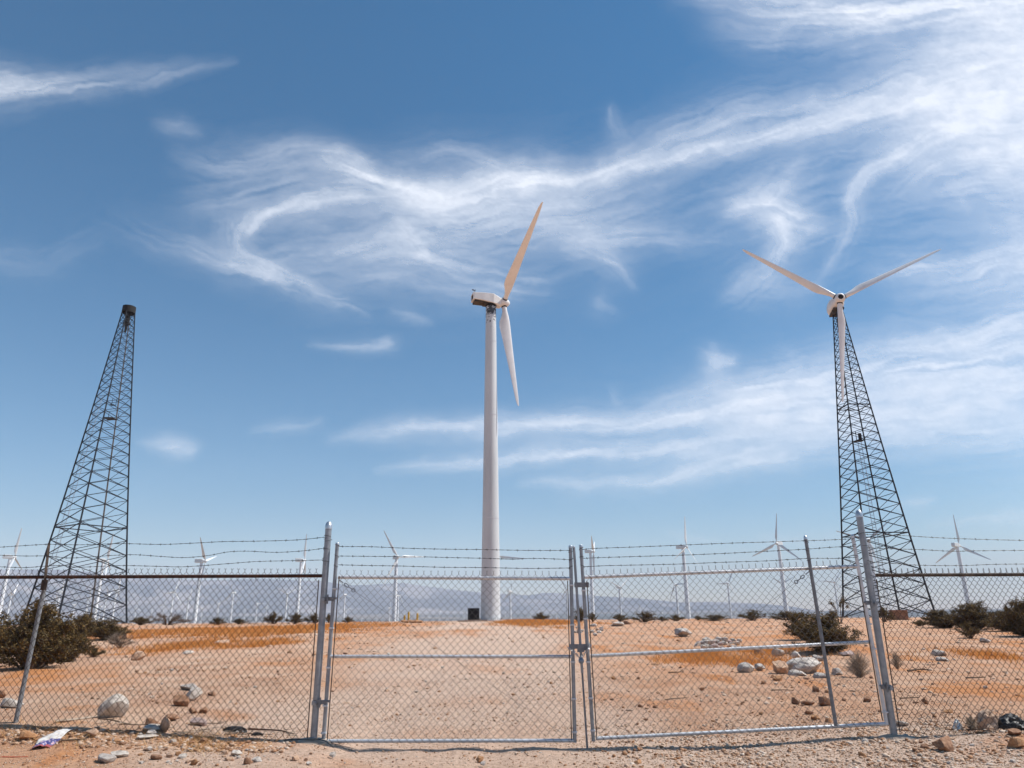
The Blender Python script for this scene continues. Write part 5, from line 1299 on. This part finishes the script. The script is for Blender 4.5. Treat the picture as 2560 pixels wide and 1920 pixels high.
def gravel():
    g = np.random.default_rng(500)
    ico = np.array([v.co for v in PEB[0].vertices]); fac = np.array([p.vertices[:] for p in PEB[0].polygons])
    t = (1 + 5 ** .5) / 2
    iv = np.array([(-1, t, 0), (1, t, 0), (-1, -t, 0), (1, -t, 0), (0, -1, t), (0, 1, t), (0, -1, -t), (0, 1, -t), (t, 0, -1), (t, 0, 1), (-t, 0, -1), (-t, 0, 1)]) / 1.9
    itf = np.array([(0, 11, 5), (0, 5, 1), (0, 1, 7), (0, 7, 10), (0, 10, 11), (1, 5, 9), (5, 11, 4), (11, 10, 2), (10, 7, 6), (7, 1, 8), (3, 9, 4), (3, 4, 2), (3, 2, 6), (3, 6, 8), (3, 8, 9), (4, 9, 5), (2, 4, 11), (6, 2, 10), (8, 6, 7), (9, 8, 1)])
    X, Y, S = [], [], []
    def scatter(n, x0, x1, y0, y1, s0, s1, w):
        x = g.uniform(x0, x1, n); y = g.uniform(y0, y1, n); k = g.random(n) < w(x, y); x, y = x[k], y[k]
        X.append(x); Y.append(y); S.append(s0 + (s1 - s0) * g.random(len(x)) ** 3)
    scatter(16000, .4, 6.6, 6.6, 11.0, .007, .028, lambda x, y: .9 * sstep(.4, 2.6, x) * sstep(11.0, 9.0, y) * (.35 + .65 * sstep(-.2, .2, fbm(x / .7, y / .7, 3, 95))))
    scatter(12000, -6.6, 6.6, 6.6, 13.0, .004, .020, lambda x, y: .15 + .5 * sstep(.05, .4, fbm(x / 1.1, y / 1.1, 3, 96)))
    scatter(9000, -9, 11, 11, 26.0, .008, .042, lambda x, y: (.12 + .6 * sstep(.0, .4, fbm(x / 2, y / 3, 3, 97))) * (1 - .75 * road_attr(x, y)))
    scatter(9000, -30, 40, 22, 82.0, .02, .10, lambda x, y: (.10 + .7 * sstep(.05, .45, fbm(x / 6, y / 9, 3, 98))) * (1 - .75 * road_attr(x, y)))
    scatter(2500, -6.2, -2.4, 8.2, 8.65, .006, .03, lambda x, y: .8 + 0 * x)
    X, Y, S = map(np.concatenate, (X, Y, S)); n = len(X)
    a = g.uniform(0, 2 * math.pi, n); ca, sa = np.cos(a), np.sin(a)
    sc = np.stack([S * g.uniform(.8, 1.4, n), S * g.uniform(.7, 1.1, n), S * g.uniform(.45, .8, n)], 1)
    V = iv[None] * (1 + .22 * g.normal(size=(n, 12, 1))) * sc[:, None, :]
    V = np.stack([V[..., 0] * ca[:, None] - V[..., 1] * sa[:, None], V[..., 0] * sa[:, None] + V[..., 1] * ca[:, None], V[..., 2]], -1)
    V += np.stack([X, Y, gz(X, Y) + S * .22], 1)[:, None, :]
    Fc = (itf[None] + 12 * np.arange(n)[:, None, None]).reshape(-1, 3)
    me = bpy.data.meshes.new('gravel'); me.vertices.add(12 * n); me.vertices.foreach_set('co', V.astype(np.float32).ravel())
    me.loops.add(Fc.size); me.loops.foreach_set('vertex_index', Fc.astype(np.int32).ravel())
    me.polygons.add(len(Fc)); me.polygons.foreach_set('loop_start', np.arange(0, Fc.size, 3, dtype=np.int32)); me.update(calc_edges=True)
    at_ = me.attributes.new('tint', 'FLOAT', 'POINT')
    ti = np.clip(g.beta(1.6, 1.9, n) + .06 * sstep(1, 3, X) - .10 * (orange_attr(X, Y) > .4), 0, 1)
    at_.data.foreach_set('value', np.repeat(ti, 12).astype(np.float32)); me.materials.append(M['gravel'])
    tag(link('gravel', me), 'loose desert gravel scattered over the sandy ground', 'gravel', None, 'stuff')
    # grit: eight sided chips a few millimetres across
    N = 150000; x = g.uniform(-6.8, 6.8, N); y = 6.6 + 9.5 * g.random(N) ** 1.5
    k = g.random(N) < np.clip(.20 + .75 * sstep(.2, 2.4, x) * sstep(11.5, 9.0, y) + .35 * sstep(0, .35, fbm(x / .8, y / .9, 3, 99)), 0, 1); x, y = x[k], y[k]; n = len(x)
    S = (.0025 + .0075 * g.random(n) ** 2.5) * (.8 + y / 28)
    ov = np.array([(1, 0, 0), (-1, 0, 0), (0, 1, 0), (0, -1, 0), (0, 0, .7), (0, 0, -.7)], float)
    of = np.array([(0, 2, 4), (2, 1, 4), (1, 3, 4), (3, 0, 4), (2, 0, 5), (1, 2, 5), (3, 1, 5), (0, 3, 5)])
    V = (ov[None] * (1 + .3 * g.normal(size=(n, 6, 1)))) * S[:, None, None]; a = g.uniform(0, 6.28, n); ca, sa = np.cos(a)[:, None], np.sin(a)[:, None]
    V = np.stack([V[..., 0] * ca - V[..., 1] * sa, V[..., 0] * sa + V[..., 1] * ca, V[..., 2]], -1) + np.stack([x, y, zground(x, y, 0, np.hypot(x, y)) + S * .3], 1)[:, None, :]
    Fc = (of[None] + 6 * np.arange(n)[:, None, None]).reshape(-1, 3)
    me = bpy.data.meshes.new('grit'); me.vertices.add(6 * n); me.vertices.foreach_set('co', V.astype(np.float32).ravel())
    me.loops.add(Fc.size); me.loops.foreach_set('vertex_index', Fc.astype(np.int32).ravel())
    me.polygons.add(len(Fc)); me.polygons.foreach_set('loop_start', np.arange(0, Fc.size, 3, dtype=np.int32)); me.update(calc_edges=True)
    at_ = me.attributes.new('tint', 'FLOAT', 'POINT'); at_.data.foreach_set('value', np.repeat(np.clip(g.beta(1.3, 1.6, n), 0, 1), 6).astype(np.float32)); me.materials.append(M['gravel'])
    tag(link('grit', me), 'fine grit and sand grains strewn over the near ground', 'grit', None, 'stuff')
gravel()

# ------------------------------------------------------------------ small things
def ground_tube(pxs, r, lift=.0, seed=0):
    g = np.random.default_rng(seed); pts = []
    for k, (x, y) in enumerate(pxs):
        p = gpix(x, y); p[2] += lift + abs(g.normal(0, .006)); pts.append(p)
    return catmull(pts, 5)
def stick(pxs, r, mat, label, name='stick', cat='stick', group='sticks along the left fence', lift=.015, seed=0, forks=0):
    pts = ground_tube(pxs, r, lift, seed); mb = MB(); n = len(pts)
    mb.tube(pts, [r * (1 - .55 * k / n) for k in range(n)], 6); g = np.random.default_rng(seed + 9)
    for k in range(forks):
        i = g.integers(2, n - 1); d = g.normal(0, 1, 3); d[2] = abs(d[2]) * .5; d /= np.linalg.norm(d)
        mb.tube([pts[i], pts[i] + d * .06, pts[i] + d * .11 + g.normal(0, .02, 3)], [r * .5, r * .35, r * .15], 4)
    o = link(name, mb.mesh(name, M[mat], 50)); tag(o, label, cat, group); return o
stick([(138, 1809), (170, 1806), (210, 1800), (248, 1796)], .017, 'wood_pale', 'long tan weathered branch lying below the big grey boulder', seed=1)
stick([(244, 1801), (280, 1806), (320, 1815), (352, 1819), (372, 1816)], .008, 'twig', 'thin dark twig running right from the tan branch', seed=2, forks=4)
stick([(470, 1819), (510, 1816), (548, 1812), (560, 1811)], .007, 'twig', 'thin dark twig right of the mauve slab', seed=3, forks=3)
stick([(480, 1832), (520, 1826), (560, 1822), (620, 1812)], .007, 'wood_pale', 'bleached grey twig below the mauve slab', seed=4, forks=3)
stick([(420, 1846), (450, 1840), (500, 1835), (540, 1834)], .006, 'wood_pale', 'bleached thin twig lying in the straw', seed=5, forks=3)
stick([(620, 1829), (650, 1830), (700, 1834), (735, 1840)], .012, 'rust', 'flat rusty strip on the ground near the left gate post', 'rusty_strip', 'scrap', seed=6)
stick([(560, 1842), (600, 1840), (640, 1838), (680, 1842)], .007, 'twig', 'dark twig below the black plastic scrap', seed=7, forks=4)
stick([(150, 1860), (185, 1859), (215, 1855)], .012, 'twig', 'short dark stick right of the paper wrapper', seed=8)
stick([(88, 1822), (91, 1832), (93, 1842)], .010, 'twig', 'short upright brown stick beside the orange clod', seed=9)
stick([(785, 1858), (800, 1860), (818, 1866), (833, 1878)], .005, 'barb', 'dark wire end curling out from the left gate post footing', 'loose_wire', 'wire', 'loose wires', lift=.03, seed=10)
stick([(705, 1857), (740, 1858), (785, 1858)], .006, 'barb', 'dark wire lying left of the left gate post footing', 'loose_wire', 'wire', 'loose wires', lift=.02, seed=11)
stick([(2420, 1828), (2450, 1830), (2490, 1834)], .009, 'twig', 'dark stick lying in front of the right fence plastic', seed=12, group='sticks along the right fence')
stick([(2340, 1830), (2360, 1829), (2372, 1828)], .008, 'wood_pale', 'short pale stick in front of the right fence', seed=13, group='sticks along the right fence')
stick([(2250, 1749), (2280, 1749), (2300, 1747)], .012, 'twig', 'dark stick behind the right fence near the cube shaped stone', seed=14, group='sticks behind the fence')
stick([(2270, 1680), (2300, 1676), (2330, 1678)], .020, 'twig', 'thick dark branch lying behind the right fence', seed=15, group='sticks behind the fence', forks=3)
stick([(2415, 1697), (2440, 1697), (2465, 1696)], .016, 'twig', 'straight brown branch behind the right fence', seed=16, group='sticks behind the fence')
stick([(1672, 1684), (1690, 1683), (1710, 1682)], .014, 'twig', 'straight dark stick behind the right gate below the mid rail', seed=17, group='sticks behind the fence')
stick([(1665, 1752), (1690, 1750), (1720, 1748)], .009, 'twig', 'dark stick low behind the right gate', seed=18, group='sticks behind the fence')
stick([(1928, 1728), (1960, 1729), (1985, 1730)], .009, 'twig', 'thin stick behind the right gate left of the brown square stone', seed=19, group='sticks behind the fence')
stick([(1628, 1663), (1650, 1663)], .010, 'twig', 'short dark stick behind the left part of the right gate', seed=20, group='sticks behind the fence')
g = np.random.default_rng(612)
for k in range(34):
    x = 190 + 540 * g.random(); y = 1815 + 26 * g.random() + 8 * (x > 500); L = g.uniform(12, 46); sl = g.normal(0, 4)
    stick([(x, y), (x + L * .5, y + sl * .5 + g.normal(0, 1.5)), (x + L, y + sl)], g.uniform(.003, .006), ['twig', 'wood_pale', 'wood', 'wood_pale'][k % 4], 'thin dry twig in the tangle of litter under the left fence', 'twig', 'twig', 'twigs tangled under the left fence', lift=.012, seed=700 + k, forks=k % 3)
stick([(-20, 1897), (30, 1896.5), (69, 1895.5)], .006, 'red_plastic', 'thin red plastic rod lying at the bottom left corner', 'plastic_rod', 'rod', None, lift=.006, seed=30)

def sheet(corners, nu, nv, amp, seed, lift=.01):
    """crumpled sheet lying on the ground between four photo points"""
    C = [gpix(*c) for c in corners]; g = np.random.default_rng(seed); V = []
    for j in range(nv + 1):
        for i in range(nu + 1):
            u, v = i / nu, j / nv
            p = (C[0] * (1 - u) + C[1] * u) * (1 - v) + (C[3] * (1 - u) + C[2] * u) * v
            z = float(gz(p[0], p[1])) + lift + amp * (float(fbm(np.array(u * 3 + seed), np.array(v * 3), 3, seed)) + .6)
            V.append((p[0], p[1], z))
    Fq = [(j * (nu + 1) + i, j * (nu + 1) + i + 1, (j + 1) * (nu + 1) + i + 1, (j + 1) * (nu + 1) + i) for j in range(nv) for i in range(nu)]
    return V, Fq
def paper():
    m = mottled('white_paper', (.46, .43, .40), (.66, .63, .60), 22, .85); mr = mottled('red_print', (.30, .06, .07), (.38, .09, .09), 30, .8)
    mbp, n, l, b = new_mat('blue_print'); t = noise(n, l, 38, 3, .6); r = ramp(n, [(.40, (.03, .035, .14)), (.52, (.07, .06, .22)), (.58, (.62, .55, .58)), (.66, (.45, .10, .14))]); l.new(t.outputs[0], r.inputs[0]); l.new(r.outputs[0], b.inputs['Base Color'])
    V, Fq = sheet([(104, 1849), (183, 1829), (124, 1874), (74, 1881)], 14, 20, .03, 4, .012)
    root = empty('paper_wrapper', V[0]); tag(root, 'crumpled white paper wrapper with blue printed band and red edge at lower left', 'litter')
    # v runs from the white end to the red hem
    rows = {'white_sheet': (0, 11, m), 'printed_band': (11, 18, mbp), 'red_hem': (18, 20, mr)}
    for nm, (a, b_, mat) in rows.items():
        mb = MB(); r0 = a * 15; mb.v = V[r0:(b_ + 1) * 15]; mb.f = [tuple(i - r0 for i in q) for k, q in enumerate(Fq) if a <= k // 14 < b_]
        o = wpart(nm, mb, mat, root, 179)
        sd = o.modifiers.new('thickness', 'SOLIDIFY'); sd.thickness = .002
paper()
def crumple(pxc, pyc, wpx, hpx, mat, label, name, cat, seed, group=None, depth=.7):
    import bmesh
    b = gpix(pxc, pyc); dep = (b - CAMPOS) @ FW; w, h = wpx * dep / F, hpx * dep / F
    bm = bmesh.new(); bmesh.ops.create_icosphere(bm, subdivisions=4, radius=1)
    for v in bm.verts:
        p = np.array(v.co); k = 1 + .34 * float(1 - 2.2 * abs(fbm(np.array(p[0] * 1.6 + seed), np.array(p[1] * 1.6 + p[2] * 1.3), 4, seed)))
        p = p * k; z = max(p[2], -.25)
        v.co = (p[0] * w * .42, p[1] * w * .42 * depth, z * h * .75 + .1 * h)
    me = bpy.data.meshes.new(name); bm.to_mesh(me); bm.free(); me.materials.append(M[mat]); me.polygons.foreach_set('use_smooth', [True] * len(me.polygons)); me.set_sharp_from_angle(angle=R(30))
    o = link(name, me); o.location = (b[0], b[1] + w * .2, b[2]); tag(o, label, cat, group); return o
crumple(2545, 1826, 78, 34, 'plastic_black', 'shiny black plastic bag at the right picture edge below the fence', 'plastic_bag', 'litter', 3)
crumple(2482, 1824, 56, 42, 'cloth', 'crumpled beige rag caught against the right fence', 'rag', 'litter', 9)
crumple(2398, 1826, 22, 22, 'chrome', 'small crushed silver can against the right fence', 'crushed_can', 'litter', 14)
crumple(582, 1832, 60, 13, 'plastic_black', 'torn black plastic scrap under the left fence', 'plastic_scrap', 'litter', 21, None, .4)
crumple(640, 1840, 30, 7, 'plastic_black', 'small black plastic scrap right of the torn one under the left fence', 'plastic_scrap', 'litter', 23, None, .4)
crumple(2330, 1850, 18, 9, 'cloth', 'tiny pale scrap of litter left above the brown sandstone rock', 'litter_scrap', 'litter', 25)

def cabinet():
    b = at_dist(1184, 1552, 77.0); b[2] = float(gz(b[0], b[1])); root = empty('equipment_cabinet', b); tag(root, 'black square equipment cabinet on a slab, left of the big tubular tower', 'cabinet')
    mb = MB(); mb.box((0, 0, .70), (1.14, .9, 1.12)); link('body', mb.mesh('body', M['black_box']), root)
    mb = MB(); mb.box((0, 0, 1.28), (1.22, .98, .05)); link('lid', mb.mesh('lid', M['black_steel']), root)
    mb = MB(); mb.box((0, 0, .02), (2.9, 1.8, .22)); mb.box((.2, -.2, .08), (2.2, 1.2, .16)); link('slab', mb.mesh('slab', M['concrete']), root)
    for z in np.linspace(.3, 1.1, 7):
        mb = MB(); mb.box((0, -.465, z), (.9, .03, .06)); link('louvre', mb.mesh('louvre', M['black_steel']), root)
cabinet()
def block():
    b = at_dist(2249, 1551, 72.0); b[2] = float(gz(b[0], b[1])); o = MB(); s = 36 * 72 * .9 / F
    o.box((0, 0, .36), (s, .9, .76)); root = empty('utility_box', b, -.35); tag(root, 'brown box at the foot of the lattice turbine tower, right of the gate post', 'box')
    link('body', o.mesh('body', M['brown_box']), root); l_ = MB(); l_.box((0, 0, .77), (s + .06, .96, .05)); link('lid', l_.mesh('lid', M['brown_box']), root)
block()
for k, (x, y, h, lab) in enumerate(((1011, 1556, .65, 'short yellow marker post, leftmost of three by the far dirt mound'), (1021, 1556, 1.0, 'yellow marker post, middle of three by the far dirt mound'), (1043, 1557, .85, 'yellow marker post, right one of three by the far dirt mound'))):
    b = at_dist(x, y, 82.0); b[2] = float(gz(b[0], b[1])); root = empty('marker_post', b); tag(root, lab, 'post', 'yellow marker posts')
    mb = MB(); mb.tube([(0, 0, -.1), (0, 0, h)], .11, 12); p_ = link('pipe', mb.mesh('pipe', M['yellow'], 40), root)
    mb = MB(); mb.tube([(0, 0, h), (0, 0, h + .06), (0, 0, h + .09)], [.11, .09, .02], 12); link('cap', mb.mesh('cap', M['yellow'], 40), p_)
for k in range(9):
    rock(1008 + k * 5.2, 1556 + (k % 3), 12 + (k * 5) % 9, 7, 'rock_orange', 'orange dirt clod around the yellow marker posts', PEB[k % 6], k * 1.1, 0, 'clods by the marker posts', 'dirt_clod', cat='clod')

# ------------------------------------------------------------------ haze
hz = MB(); hz.box((0, 0, 335), (27600, 27600, 770)); hm = bpy.data.materials.new('hazy_air'); hm.use_nodes = True
n, l = hm.node_tree.nodes, hm.node_tree.links; n.remove(n['Principled BSDF'])
pv = n.new('ShaderNodeVolumePrincipled'); pv.inputs['Color'].default_value = (.83, .88, 1.0, 1); pv.inputs['Density'].default_value = 0.96e-4; pv.inputs['Anisotropy'].default_value = 0.0
l.new(pv.outputs[0], n['Material Output'].inputs['Volume'])
ho = link('haze', hz.mesh('haze', hm)); tag(ho, 'thin pale haze filling the air over the valley', 'haze', None, 'stuff')
